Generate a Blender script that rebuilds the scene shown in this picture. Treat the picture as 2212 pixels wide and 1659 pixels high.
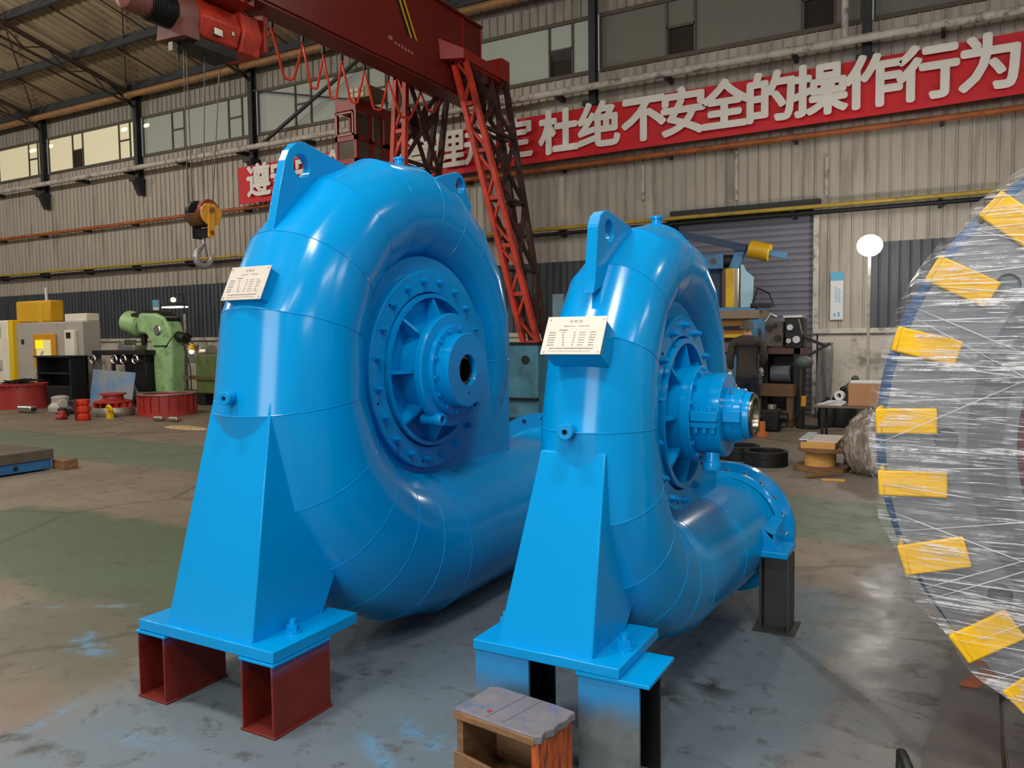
import bpy, math, random
from mathutils import Vector, Matrix
random.seed(7)
PI = math.pi
SC = bpy.context.scene
COL = SC.collection
for o in list(bpy.data.objects): bpy.data.objects.remove(o)

# ------------------------------------------------------------------ camera
cam_d = bpy.data.cameras.new('camera'); cam = bpy.data.objects.new('camera', cam_d); COL.objects.link(cam)
RT = Vector((0.874, 0.485761, -0.012705)); FW = Vector((-0.485555, 0.872011, -0.061909))
FW = FW.normalized(); RT = (RT - FW*RT.dot(FW)).normalized(); UP = RT.cross(FW)
cam.matrix_world = Matrix(((RT.x, UP.x, -FW.x, 0), (RT.y, UP.y, -FW.y, 0), (RT.z, UP.z, -FW.z, 1.55), (0, 0, 0, 1)))
cam_d.sensor_width = 36; cam_d.lens = 1700/2212*36; cam_d.clip_start = .05; cam_d.clip_end = 200
SC.camera = cam

# ------------------------------------------------------------------ world, lights, exposure
SC.view_settings.view_transform = 'Standard'; SC.view_settings.look = 'None'
SC.view_settings.exposure = 0.0; SC.view_settings.gamma = 1.0; SC.view_settings.use_curve_mapping = False
wd = bpy.data.worlds.new('dusk'); SC.world = wd; wd.use_nodes = True
wd.node_tree.nodes['Background'].inputs[0].default_value = (.90, .95, 1.0, 1)
wd.node_tree.nodes['Background'].inputs[1].default_value = .20
SC.cycles.max_bounces = 6; SC.cycles.diffuse_bounces = 3; SC.cycles.glossy_bounces = 3
SC.cycles.transparent_max_bounces = 10; SC.cycles.sample_clamp_indirect = 4.0
SC.cycles.caustics_reflective = False; SC.cycles.caustics_refractive = False
def area(name, loc, size, power, col=(1, .95, .87), aim=None):
    d = bpy.data.lights.new(name, 'AREA'); d.shape = 'RECTANGLE'; d.size, d.size_y = size; d.energy = power; d.color = col
    o = bpy.data.objects.new(name, d); COL.objects.link(o); o.location = loc
    if aim is not None: o.rotation_euler = (Vector(aim) - Vector(loc)).to_track_quat('-Z', 'Y').to_euler()
    return o
# unseen key lights, assumed as rows of high-bay lamps under the roof (all above or behind the frame)
for lx in (-9, -4, 1):
    for ly, pw in ((-5, 330), (0.5, 270)): area('unseen_high_bay', (lx, ly, 8.6), (1.6, .9), pw)
def globe(name, loc, power, r=.22, col=(1, .94, .84)):
    d = bpy.data.lights.new(name, 'POINT'); d.energy = power; d.color = col; d.shadow_soft_size = r
    o = bpy.data.objects.new(name, d); COL.objects.link(o); o.location = loc; return o
for lx, ly, lz, pw in ((-30, 6, 8.2, 850), (-22, 6, 8.2, 800), (-14.5, 6, 8.2, 650), (-5, 9.5, 7.6, 100), (4.5, 9.5, 7.0, 120), (-14, -2, 8.6, 300)): globe('roof_wall_fill', (lx, ly, lz), pw)  # unseen fill points added to brighten the roof and back wall
for lx, ly, lz, pw in ((5.5, 3.0, 6.6, 70), (8.5, 7.0, 6.8, 80), (2.6, -3.5, 7.4, 60), (7.0, -1.0, 5.6, 60)):
    area('reflection_strip', (lx, ly, lz), (2.6, .3), pw, (1, .97, .92), (lx-3, ly+.6, lz-5))  # unseen strips added for highlights in the blue paint
# unseen key light added behind the camera to light the turbine fronts
area('front_key_light', (-.6, -11, 4.0), (5.6, 5), 690, (.92, .97, 1.0), (-2, 3, 1.2))

# ------------------------------------------------------------------ materials
def lin(c): return tuple(((v/255)/12.92 if v/255 <= .04045 else ((v/255+.055)/1.055)**2.4) for v in c)
class NT:
    def __init__(s, name):
        s.m = bpy.data.materials.new(name); s.m.use_nodes = True; s.t = s.m.node_tree; s.n = s.t.nodes; s.l = s.t.links
        s.b = s.n['Principled BSDF']; s.out = s.n['Material Output']
    def node(s, typ, **k):
        x = s.n.new(typ)
        for a, v in k.items():
            if a.startswith('i'):
                key = a[1:]; key = int(key) if key.isdigit() else key.replace('_', ' ')
                s.put(x.inputs[key], v)
            else: setattr(x, a, v)
        return x
    def put(s, inp, v):
        if isinstance(v, bpy.types.NodeSocket): s.l.new(v, inp)
        else:
            try: inp.default_value = v
            except Exception: inp.default_value = tuple(v)[:3] + (1,)
    def math(s, op, a, b=0.0, c=0.0, clamp=False):
        x = s.n.new('ShaderNodeMath'); x.operation = op; x.use_clamp = clamp
        s.put(x.inputs[0], a); s.put(x.inputs[1], b); s.put(x.inputs[2], c); return x.outputs[0]
    def ramp(s, v, a, b, lo=0.0, hi=1.0):
        x = s.n.new('ShaderNodeMapRange'); x.clamp = True; x.interpolation_type = 'SMOOTHSTEP'
        s.put(x.inputs[0], v); s.put(x.inputs[1], a); s.put(x.inputs[2], b); s.put(x.inputs[3], lo); s.put(x.inputs[4], hi); return x.outputs[0]
    def mix(s, f, a, b):
        x = s.n.new('ShaderNodeMix'); x.data_type = 'RGBA'
        s.put(x.inputs[0], f)
        for i, v in ((6, a), (7, b)):
            if isinstance(v, bpy.types.NodeSocket): s.l.new(v, x.inputs[i])
            else: x.inputs[i].default_value = tuple(v)[:3] + (1,)
        return x.outputs[2]
    def noise(s, vec, scale, detail=3, rough=.55, dist=0):
        x = s.n.new('ShaderNodeTexNoise'); s.put(x.inputs['Scale'], scale); x.inputs['Detail'].default_value = detail
        x.inputs['Roughness'].default_value = rough; x.inputs['Distortion'].default_value = dist
        if vec is not None: s.l.new(vec, x.inputs['Vector'])
        return x.outputs['Fac']
    def coord(s, scale=None):
        g = s.n.new('ShaderNodeNewGeometry').outputs['Position'] if scale == 'world' else s.n.new('ShaderNodeTexCoord').outputs['Object']
        return g
    def scaled(s, vec, sc):
        x = s.n.new('ShaderNodeMapping'); s.l.new(vec, x.inputs['Vector']); x.inputs['Scale'].default_value = sc; return x.outputs['Vector']
    def bump(s, h, strength=.2, dist=.01):
        x = s.n.new('ShaderNodeBump'); x.inputs['Strength'].default_value = strength; x.inputs['Distance'].default_value = dist
        s.l.new(h, x.inputs['Height']); s.l.new(x.outputs['Normal'], s.b.inputs['Normal'])
MATS = {}
def mat(name, col, rough=.5, metal=0.0, var=.0, vs=3.0, dirt=None, ds=2.0, da=.5, bump=0.0, bs=30.0, coat=0.0, stretch=None, spec=.5, rvar=0.0):
    """paint or metal; var = tint variation, dirt = colour of stains (in patches of their own shape)"""
    if name in MATS: return MATS[name]
    t = NT(name); c = lin(col); b = t.b
    b.inputs['Roughness'].default_value = rough; b.inputs['Metallic'].default_value = metal
    b.inputs['Coat Weight'].default_value = coat; b.inputs['Coat Roughness'].default_value = .12
    b.inputs['Specular IOR Level'].default_value = spec
    cur = c
    if var or dirt or bump or rvar:
        v = t.coord()
        if stretch: v = t.scaled(v, stretch)
        if var:
            n = t.noise(v, vs, 4)
            cur = t.mix(t.ramp(n, .3, .7), tuple(x*(1-var) for x in c), tuple(min(1, x*(1+var)) for x in c))
        if dirt:
            n = t.noise(v, ds, 5, .65)
            cur = t.mix(t.math('MULTIPLY', t.ramp(n, .48, .68), da), cur, lin(dirt))
        if rvar:
            n = t.noise(v, vs*1.7, 4); t.l.new(t.ramp(n, .3, .7, rough-rvar, rough+rvar), b.inputs['Roughness'])
        if bump:
            t.bump(t.noise(v, bs, 3), bump, .01)
    if isinstance(cur, bpy.types.NodeSocket): t.l.new(cur, b.inputs['Base Color'])
    else: b.inputs['Base Color'].default_value = cur + (1,)
    MATS[name] = t.m; return t.m
def glow(name, col, strength):
    if name in MATS: return MATS[name]
    t = NT(name); t.b.inputs['Base Color'].default_value = lin(col) + (1,)
    t.b.inputs['Emission Color'].default_value = lin(col) + (1,); t.b.inputs['Emission Strength'].default_value = strength
    MATS[name] = t.m; return t.m

# ------------------------------------------------------------------ mesh builder
def V(*a): return Vector(a)
def frame(ax):
    ax = Vector(ax).normalized(); u = ax.orthogonal() if abs(ax.z) > .95 else Vector((0, 0, 1)).cross(ax)
    u.normalize(); return u, ax.cross(u)
class MB:
    def __init__(s): s.v = []; s.f = []; s.mi = 0; s.m = []
    def add(s, vs, fs):
        k = len(s.v); s.v += [Vector(v) for v in vs]; s.f += [tuple(i+k for i in f) for f in fs]; s.m += [s.mi]*len(fs); return s
    def box(s, x0, x1, y0, y1, z0, z1):
        return s.add([(x, y, z) for z in (z0, z1) for y in (y0, y1) for x in (x0, x1)],
                     [(0, 2, 3, 1), (4, 5, 7, 6), (0, 1, 5, 4), (2, 6, 7, 3), (0, 4, 6, 2), (1, 3, 7, 5)])
    def hexa(s, p): return s.add(p, [(0, 3, 2, 1), (4, 5, 6, 7), (0, 1, 5, 4), (1, 2, 6, 5), (2, 3, 7, 6), (3, 0, 4, 7)])
    def bar(s, p0, p1, w, h, up=(0, 0, 1)):
        p0, p1 = Vector(p0), Vector(p1); d = (p1-p0).normalized(); up = Vector(up)
        if abs(d.dot(up)) > .98: up = Vector((1, 0, 0))
        a = d.cross(up).normalized()*w/2; b = a.cross(d).normalized()*h/2
        return s.hexa([p0-a-b, p0+a-b, p0+a+b, p0-a+b, p1-a-b, p1+a-b, p1+a+b, p1-a+b])
    def cyl(s, p0, p1, r0, r1=None, n=20, c0=True, c1=True):
        p0, p1 = Vector(p0), Vector(p1); r1 = r0 if r1 is None else r1; u, w = frame(p1-p0)
        vs = [p + (u*math.cos(2*PI*i/n)+w*math.sin(2*PI*i/n))*r for p, r in ((p0, r0), (p1, r1)) for i in range(n)]
        fs = [(i, (i+1) % n, n+(i+1) % n, n+i) for i in range(n)]
        if c0: fs.append(tuple(range(n))[::-1])
        if c1: fs.append(tuple(range(n, 2*n)))
        return s.add(vs, fs)
    def lathe(s, prof, o, ax=(1, 0, 0), n=48, closed=False):
        o = Vector(o); ax = Vector(ax).normalized(); u, w = frame(ax); k = len(prof); vs = []; fs = []
        for i in range(n):
            e = u*math.cos(2*PI*i/n)+w*math.sin(2*PI*i/n)
            vs += [o + ax*h + e*r for r, h in prof]
        for i in range(n):
            j = (i+1) % n
            for q in range(k if closed else k-1):
                q2 = (q+1) % k; fs.append((i*k+q, i*k+q2, j*k+q2, j*k+q))
        return s.add(vs, fs)
    def loft(s, rings, cap=True, closed=True):
        n = len(rings[0]); vs = [p for r in rings for p in r]; fs = []
        for a in range(len(rings)-1):
            for i in range(n if closed else n-1):
                j = (i+1) % n; fs.append((a*n+i, a*n+j, (a+1)*n+j, (a+1)*n+i))
        if cap and closed: fs += [tuple(range(n))[::-1], tuple(range((len(rings)-1)*n, len(rings)*n))]
        return s.add(vs, fs)
    def tube(s, pts, r, n=8, closed=False):
        pts = [Vector(p) for p in pts]; k = len(pts); rings = []; u = None
        for i, p in enumerate(pts):
            if closed: d = pts[(i+1) % k]-pts[i-1]
            else: d = pts[min(i+1, k-1)]-pts[max(i-1, 0)]
            d.normalize()
            if u is None: u = d.orthogonal().normalized()
            u = (u-d*u.dot(d)).normalized(); w = d.cross(u); rr = r[i] if isinstance(r, (list, tuple)) else r
            rings.append([p+(u*math.cos(2*PI*q/n)+w*math.sin(2*PI*q/n))*rr for q in range(n)])
        if closed: rings.append(rings[0]); return s.loft(rings, cap=False)
        return s.loft(rings)
    def prism(s, poly, ax, a0, a1):
        def P(q, a): return {'x': (a, q[0], q[1]), 'y': (q[0], a, q[1]), 'z': (q[0], q[1], a)}[ax]
        n = len(poly); vs = [P(q, a0) for q in poly]+[P(q, a1) for q in poly]
        return s.add(vs, [(i, (i+1) % n, n+(i+1) % n, n+i) for i in range(n)]+[tuple(range(n))[::-1], tuple(range(n, 2*n))])
    def holed(s, poly, hc, hr, ax, a0, a1, n=40, wall=True):
        """star-shaped plate with one round hole"""
        def P(q, a): return {'x': (a, q[0], q[1]), 'y': (q[0], a, q[1]), 'z': (q[0], q[1], a)}[ax]
        angs = sorted(set([2*PI*i/n for i in range(n)]+[math.atan2(q[1]-hc[1], q[0]-hc[0]) % (2*PI) for q in poly]))
        out = []
        for a in angs:
            dx, dy = math.cos(a), math.sin(a); best = None
            for i in range(len(poly)):
                (ax_, ay), (bx, by) = poly[i], poly[(i+1) % len(poly)]; ex, ey = bx-ax_, by-ay; den = dx*ey-dy*ex
                if abs(den) < 1e-12: continue
                t = ((ax_-hc[0])*ey-(ay-hc[1])*ex)/den; q = ((ax_-hc[0])*dy-(ay-hc[1])*dx)/den
                if t > 1e-9 and -1e-6 <= q <= 1+1e-6 and (best is None or t < best): best = t
            best = best or hr*1.2
            out.append((hc[0]+dx*best, hc[1]+dy*best))
        inn = [(hc[0]+math.cos(a)*hr, hc[1]+math.sin(a)*hr) for a in angs]; m = len(angs)
        vs = [P(q, a0) for q in out]+[P(q, a0) for q in inn]+[P(q, a1) for q in out]+[P(q, a1) for q in inn]; fs = []
        for i in range(m):
            j = (i+1) % m
            fs += [(i, m+i, m+j, j), (2*m+i, 2*m+j, 3*m+j, 3*m+i), (m+i, 3*m+i, 3*m+j, m+j)]
            if wall: fs.append((i, j, 2*m+j, 2*m+i))
        return s.add(vs, fs)
    def ball(s, c, r, sc=(1, 1, 1), n=16, m=10):
        c = Vector(c); vs = [c+Vector((0, 0, -r*sc[2]))]; fs = []
        for a in range(1, m):
            ph = -PI/2+PI*a/m
            vs += [c+Vector((math.cos(2*PI*i/n)*math.cos(ph)*r*sc[0], math.sin(2*PI*i/n)*math.cos(ph)*r*sc[1], math.sin(ph)*r*sc[2])) for i in range(n)]
        vs.append(c+Vector((0, 0, r*sc[2]))); L = len(vs)-1
        for i in range(n): fs += [(0, 1+(i+1) % n, 1+i), (L, 1+(m-2)*n+i, 1+(m-2)*n+(i+1) % n)]
        for a in range(m-2):
            for i in range(n): fs.append((1+a*n+i, 1+a*n+(i+1) % n, 1+(a+1)*n+(i+1) % n, 1+(a+1)*n+i))
        return s.add(vs, fs)
    def grid(s, rows):
        n = len(rows[0]); return s.add([p for r in rows for p in r], [(a*n+i, a*n+i+1, (a+1)*n+i+1, (a+1)*n+i) for a in range(len(rows)-1) for i in range(n-1)])
    def corr(s, u0, u1, pitch, depth, fn, rib=.35):
        """corrugated sheet: fn(u, d, end) -> point; d = relief"""
        prof = []; u = u0
        while u < u1-1e-6:
            for k, d in ((0, 0), (1-rib-.1, 0), (1-rib+.02, 1), (.97, 1)):
                if u+k*pitch < u1: prof.append((u+k*pitch, d*depth))
            u += pitch
        prof.append((u1, 0)); n = len(prof)
        return s.add([fn(a, d, e) for e in (0, 1) for a, d in prof], [(i, i+1, n+i+1, n+i) for i in range(n-1)])
    def rot(s, M4, k0=0):
        for i in range(k0, len(s.v)): s.v[i] = M4 @ s.v[i]
        return s

def root_matrix(p):
    while p.parent: p = p.parent
    return Matrix.Translation(p.location) @ p.rotation_euler.to_matrix().to_4x4()
def obj(name, mb, m, parent=None, local=False, bev=0.0, sharp=32, label=None, subsurf=0, solid=0):
    me = bpy.data.meshes.new(name); vs = mb.v
    if parent is not None and not local:
        inv = root_matrix(parent).inverted(); vs = [inv @ v for v in vs]
    me.from_pydata([tuple(v) for v in vs], [], mb.f); me.update()
    ms = m if isinstance(m, (list, tuple)) else [m]
    for q in ms: me.materials.append(q)
    if len(ms) > 1: me.polygons.foreach_set('material_index', mb.m)
    import bmesh
    bm = bmesh.new(); bm.from_mesh(me); bmesh.ops.recalc_face_normals(bm, faces=bm.faces); bm.to_mesh(me); bm.free()
    me.shade_smooth(); me.set_sharp_from_angle(angle=math.radians(sharp))
    o = bpy.data.objects.new(name, me); COL.objects.link(o)
    if parent is not None: o.parent = parent
    if solid:
        d = o.modifiers.new('thickness', 'SOLIDIFY'); d.thickness = solid; d.offset = 0
    if bev:
        d = o.modifiers.new('bevel', 'BEVEL'); d.width = bev; d.segments = 2; d.limit_method = 'ANGLE'; d.angle_limit = math.radians(40); d.harden_normals = False
    if subsurf:
        d = o.modifiers.new('subdivision', 'SUBSURF'); d.levels = subsurf; d.render_levels = subsurf
    if label: o['label'] = label
    return o
def thing(name, label, cat, loc=(0, 0, 0), rz=0.0, group=None):
    o = bpy.data.objects.new(name, None); COL.objects.link(o); o.location = loc; o.rotation_euler = (0, 0, rz); o.empty_display_size = .1
    o['label'] = label; o['category'] = cat
    if group: o['group'] = group
    return o
def tag(o, label, cat, group=None):
    o['label'] = label; o['category'] = cat
    if group: o['group'] = group
    return o
def struct(name, mb, m, label=None, **k):
    o = obj(name, mb, m, **k); o['kind'] = 'structure'
    if label: o['label'] = label
    return o
def copy_tree(o, parent=None):
    c = o.copy(); COL.objects.link(c); c.parent = parent
    for ch in list(o.children): copy_tree(ch, c)
    return c
def text_mesh(body, size, bold=0.0, extrude=.0, heavy=0.0):
    cu = bpy.data.curves.new('lettering', 'FONT'); cu.body = body; cu.size = size; cu.align_x = 'CENTER'; cu.align_y = 'CENTER'
    cu.offset = bold; cu.extrude = extrude; cu.resolution_u = 3
    ob = bpy.data.objects.new('lettering', cu); COL.objects.link(ob)
    dg = bpy.context.evaluated_depsgraph_get(); dg.update(); me = bpy.data.meshes.new_from_object(ob.evaluated_get(dg))
    bpy.data.objects.remove(ob); bpy.data.curves.remove(cu)
    if heavy:   # heavy lettering: the strokes are laid several times side by side
        vs = [v.co.copy() for v in me.vertices]; fs = [tuple(p.vertices) for p in me.polygons]; av, af = [], []
        for i in range(9):
            d = Vector((math.cos(i*PI/4)*heavy, math.sin(i*PI/4)*heavy, 0)) if i < 8 else Vector()
            d.z = i*.0022
            k = len(av); av += [tuple(v+d) for v in vs]; af += [tuple(q+k for q in f) for f in fs]
        me = bpy.data.meshes.new('lettering'); me.from_pydata(av, [], af); me.update()
    return me

# ------------------------------------------------------------------ palette
BLUE = mat('turbine_blue_gloss_paint', (0, 144, 211), .17, var=.03, vs=1.5, bump=.012, bs=9, spec=.34)
BLUE2 = mat('machine_blue_paint', (52, 116, 158), .45, var=.18, dirt=(40, 45, 48), da=.5)
STEEL = mat('brushed_steel', (196, 190, 182), .32, 1.0, var=.08, vs=8, stretch=(1, 1, 14))
DARKST = mat('dark_mill_steel', (52, 52, 52), .5, .6, var=.2, vs=6, dirt=(30, 26, 22))
BLACKST = mat('blackened_steel', (26, 26, 27), .45, .3, var=.2)
OXIDE = mat('red_oxide_primer', (112, 32, 22), .55, var=.12, vs=5, dirt=(60, 20, 16), da=.4)
RED = mat('crane_red_paint', (150, 30, 20), .45, var=.12, vs=2, dirt=(70, 20, 16), da=.5)
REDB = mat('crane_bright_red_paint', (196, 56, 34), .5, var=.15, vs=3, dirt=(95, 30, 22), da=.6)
REDD = mat('crane_shaded_red', (62, 34, 28), .6, var=.3, vs=3, dirt=(28, 22, 22), da=.7)  # darkened crane red: shade painted on leg sides and cross beam
CAST = mat('red_casting_paint', (164, 50, 42), .55, var=.12, vs=5)
ORNG = mat('orange_casting_paint', (205, 52, 24), .5, var=.1)
YEL = mat('yellow_machine_paint', (226, 176, 14), .45, var=.08, dirt=(120, 84, 20), da=.25)
CREAM = mat('cream_machine_paint', (238, 233, 214), .4, var=.05)
GREYM = mat('grey_machine_paint', (178, 172, 162), .45, var=.05)
GREENM = mat('light_green_machine_paint', (164, 204, 142), .4, var=.08, dirt=(84, 98, 66), da=.5, ds=4)
BLACK = mat('black_matt', (18, 18, 18), .6)
RUBBER = mat('black_rubber', (28, 26, 24), .55, bump=.2)
WOODB = mat('weathered_brown_wood', (128, 92, 60), .7, var=.3, vs=4, stretch=(2, 2, 14), dirt=(60, 44, 32), bump=.3, bs=20)
WOODO = mat('orange_stained_wood', (172, 78, 26), .65, var=.35, vs=5, stretch=(8, 8, 1.2), dirt=(60, 30, 16), da=.8, ds=6, bump=.4, bs=22)
WOODG = mat('paint_spotted_stool_top', (112, 108, 112), .7, var=.12, vs=6, dirt=(74, 92, 128), da=.7, ds=9, bump=.3, bs=25)
PINE = mat('pine_wood', (212, 158, 84), .6, var=.15, vs=5, stretch=(1, 1, 6))
SHEET = mat('beige_corrugated_sheet', (180, 171, 158), .55, var=.06, vs=1.1, stretch=(5, 1, .5), dirt=(124, 112, 98), da=.5, ds=1.0)
SHEETU = mat('grey_corrugated_sheet', (150, 143, 132), .55, var=.06, vs=1.1, stretch=(5, 1, .5), dirt=(104, 96, 86), da=.5, ds=1.0)
SLATE = mat('slate_blue_corrugated_sheet', (74, 79, 86), .5, var=.10, vs=1.4, stretch=(5, 1, .6), dirt=(48, 50, 54), da=.5)
ROOF = mat('roof_sheet', (158, 140, 112), .6, var=.10, vs=.6, dirt=(112, 98, 78), da=.5, ds=.7)
COLS = mat('dark_steel_frame_paint', (40, 42, 44), .6, var=.2)
PIPEW = mat('white_pipe_paint', (196, 188, 178), .5, var=.1, dirt=(98, 88, 80), da=.8, ds=5)
PIPEO = mat('rust_orange_pipe_paint', (168, 92, 44), .55, var=.2, vs=3, dirt=(90, 60, 44), da=.6)
PIPEY = mat('yellow_pipe_paint', (180, 152, 58), .5, var=.1, dirt=(90, 80, 52), da=.5)
GUTTER = mat('brown_gutter_paint', (150, 108, 66), .55, var=.15)
DADO = mat('stained_cream_plaster', (206, 198, 184), .7, var=.06, vs=2, dirt=(122, 112, 102), da=.85, ds=2.2, bump=.1)
SHUT = mat('grey_roller_shutter', (124, 124, 136), .5, var=.06, vs=.8, stretch=(.3, 1, 5))
BANR = mat('red_banner_cloth', (214, 24, 36), .6, var=.06, vs=1.2, bump=.05)
BANW = mat('white_banner_lettering', (240, 235, 226), .65, var=.04, vs=2)
WHITE = mat('white_paper', (228, 228, 230), .7)
MARO = mat('maroon_hub_paint', (84, 34, 40), .5, var=.15)
GREYD = mat('machined_grey_steel', (112, 114, 118), .4, .3, var=.15, vs=3)
FOAM = mat('yellow_foam', (236, 184, 6), .6, var=.08, vs=10, bump=.15, bs=60)
ROPE = mat('wire_rope', (74, 70, 64), .5, .6)
INK = mat('engraved_ink', (128, 118, 110), .7)
SKIN = mat('skin', (190, 140, 112), .55)
JACK = mat('dark_brown_jacket_cloth', (62, 56, 50), .85, var=.15, vs=6, bump=.2)
NAVY = mat('navy_trouser_cloth', (26, 32, 48), .85, var=.15)
CARTON = mat('carton_cardboard', (190, 138, 98), .75, var=.06)

# ------------------------------------------------------------------ floor
def floor_material():
    t = NT('painted_concrete_floor'); p = t.coord('world')
    sep = t.node('ShaderNodeSeparateXYZ', i0=p); X, Y = sep.outputs[0], sep.outputs[1]
    n1 = t.noise(p, .9, 5, .6); n2 = t.noise(p, 3.5, 5, .65); n3 = t.noise(p, 14, 4, .6)
    wob = t.math('MULTIPLY_ADD', t.math('SUBTRACT', n1, .5), 1.3, t.math('MULTIPLY', t.math('SUBTRACT', n2, .5), .5))
    Xw = t.math('ADD', X, wob); Yw = t.math('ADD', Y, wob)
    def zone(x0, x1, y0, y1, s=.18, xx=None, yy=None):
        xx = xx or Xw; yy = yy or Yw
        a = t.math('MULTIPLY', t.ramp(xx, x0-s, x0+s), t.ramp(xx, x1-s, x1+s, 1, 0))
        b = t.math('MULTIPLY', t.ramp(yy, y0-s, y0+s), t.ramp(yy, y1-s, y1+s, 1, 0))
        return t.math('MULTIPLY', a, b)
    col = t.mix(t.ramp(n1, .3, .7), lin((112, 100, 88)), lin((132, 119, 103)))
    Yl = t.math('ADD', Y, t.math('MULTIPLY', wob, .25))
    col = t.mix(zone(-40, 6, 6.15, 7.75, .06, yy=Yl), col, lin((96, 108, 90)))          # painted green walkway
    col = t.mix(t.math('MULTIPLY', zone(-7.6, -2.9, 2.75, 4.3, .15), .95), col, lin((78, 94, 70)))   # worn green patch
    col = t.mix(t.math('MULTIPLY', zone(-4.6, -3.2, 1.9, 3.0, .3), .7), col, lin((80, 84, 68)))
    col = t.mix(t.math('MULTIPLY', zone(-4.4, -2.9, .8, 1.9, .2), .6), col, lin((110, 84, 70)))
    col = t.mix(t.math('MULTIPLY', zone(-3.15, -.35, .6, 4.9, .25), .95), col, lin((99, 113, 122)))   # blue-grey overspray
    # right-hand bare concrete
    bare = t.math('MULTIPLY', t.ramp(Xw, -.55, -.25), t.ramp(Yw, 6.0, 5.6, 0, 1))
    col = t.mix(bare, col, lin((110, 108, 107)))
    col = t.mix(t.math('MULTIPLY', zone(-2.6, -.2, 7.9, 11, .15), .7), col, lin((128, 120, 112)))
    # light blue splashes of spray paint
    def splash(x0, y0, x1, y1, w, c=(88, 136, 168), k=.8):
        dx, dy = x1-x0, y1-y0; L = math.hypot(dx, dy); ux, uy = dx/L, dy/L
        xs = t.math('ADD', X, t.math('MULTIPLY', wob, .12)); ys = t.math('ADD', Y, t.math('MULTIPLY', wob, .12))
        u = t.math('ADD', t.math('MULTIPLY', t.math('SUBTRACT', xs, x0), ux), t.math('MULTIPLY', t.math('SUBTRACT', ys, y0), uy))
        q = t.math('ABSOLUTE', t.math('SUBTRACT', t.math('MULTIPLY', t.math('SUBTRACT', xs, x0), uy), t.math('MULTIPLY', t.math('SUBTRACT', ys, y0), ux)))
        m = t.math('MULTIPLY', t.math('MULTIPLY', t.ramp(u, -.08, .10), t.ramp(u, L-.10, L+.08, 1, 0)), t.ramp(q, w*.1, w*1.2, 1, 0))
        return t.math('MULTIPLY', m, t.math('MULTIPLY', t.ramp(t.math('ADD', t.math('MULTIPLY', n2, .5), t.math('MULTIPLY', n3, .5)), .42, .56), k)), lin(c)
    for a in ((-3.95, 2.36, -3.62, 2.33, .09), (-3.98, 2.48, -3.86, 2.32, .07), (-3.17, 1.68, -3.22, 1.93, .035), (-4.6, 2.62, -4.15, 2.85, .05, (120, 142, 156), .6),
              (-3.86, 2.7, -3.5, 2.86, .03, (128, 142, 156), .6), (-3.42, 2.42, -3.2, 2.5, .05), (-1.95, 2.45, -1.45, 2.35, .07), (-2.0, 2.3, -1.6, 2.12, .05), (-2.9, 1.85, -2.5, 1.95, .06, (96, 130, 156), .6),
              (-1.15, 3.3, -.95, 3.1, .12, (58, 62, 64), .9), (-1.02, 3.42, -.80, 3.3, .09, (44, 46, 48), .95), (-2.62, 3.0, -2.55, 3.1, .06, (62, 70, 76), .9), (-2.05, 3.25, -1.9, 3.35, .05, (62, 70, 76), .9),
              (-4.1, 2.7, -3.95, 2.8, .05, (52, 58, 44), .9), (-3.3, 1.62, -3.1, 1.7, .05, (54, 44, 34), .9), (-2.85, 1.62, -2.75, 1.62, .05, (120, 40, 24), .9), (-3.05, 1.6, -2.95, 1.72, .05, (60, 48, 38), .9)):
        f, c = splash(*a); col = t.mix(f, col, c)
    # small dark blots, chips and long cracks
    col = t.mix(t.math('MULTIPLY', t.ramp(n3, .62, .72), .45), col, lin((58, 54, 48)))
    n4 = t.noise(p, 38, 5, .7); n5 = t.noise(p, 7, 6, .75, .4)
    col = t.mix(t.math('MULTIPLY', t.ramp(n5, .53, .68), .7), col, lin((70, 66, 60)))
    col = t.mix(t.math('MULTIPLY', t.ramp(n4, .55, .75), .35), col, lin((60, 58, 54)))
    col = t.mix(t.math('MULTIPLY', t.ramp(n4, .36, .28), .35), col, lin((156, 152, 146)))
    col = t.mix(t.math('MULTIPLY', t.ramp(n3, .32, .25), .3), col, lin((150, 146, 138)))
    streak = t.noise(t.scaled(p, (1.9, 3.6, 1)), 1.6, 6, .72, .8)
    col = t.mix(t.math('MULTIPLY', t.math('MULTIPLY', t.ramp(streak, .53, .62), bare), .75), col, lin((54, 52, 50)))
    vo = t.node('ShaderNodeTexVoronoi', feature='DISTANCE_TO_EDGE', iScale=.3); t.l.new(t.scaled(p, (1, 1, 1)), vo.inputs['Vector'])
    dis = t.node('ShaderNodeVectorMath', operation='ADD'); t.l.new(p, dis.inputs[0])
    cmb = t.node('ShaderNodeCombineXYZ', i0=t.math('MULTIPLY', wob, .35), i1=t.math('MULTIPLY', wob, -.3)); t.l.new(cmb.outputs[0], dis.inputs[1]); t.l.new(dis.outputs[0], vo.inputs['Vector'])
    crack = t.ramp(vo.outputs['Distance'], .004, .014, 1, 0)
    col = t.mix(t.math('MULTIPLY', crack, .4), col, lin((56, 53, 49)))
    t.l.new(col, t.b.inputs['Base Color'])
    wet = t.math('MULTIPLY', bare, t.ramp(streak, .40, .58))
    rough = t.math('SUBTRACT', t.ramp(n2, .3, .7, .46, .58), t.math('MULTIPLY', wet, .10))
    rough = t.math('SUBTRACT', rough, t.math('MULTIPLY', bare, .15))
    t.l.new(rough, t.b.inputs['Roughness'])
    h = t.math('ADD', t.math('MULTIPLY', n3, .5), t.math('ADD', t.math('MULTIPLY', n4, .35), t.math('MULTIPLY', crack, -1.0)))
    t.bump(h, .22, .006)
    return t.m
fl = MB().box(-48, 14, -16, 18, -.2, 0)
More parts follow.
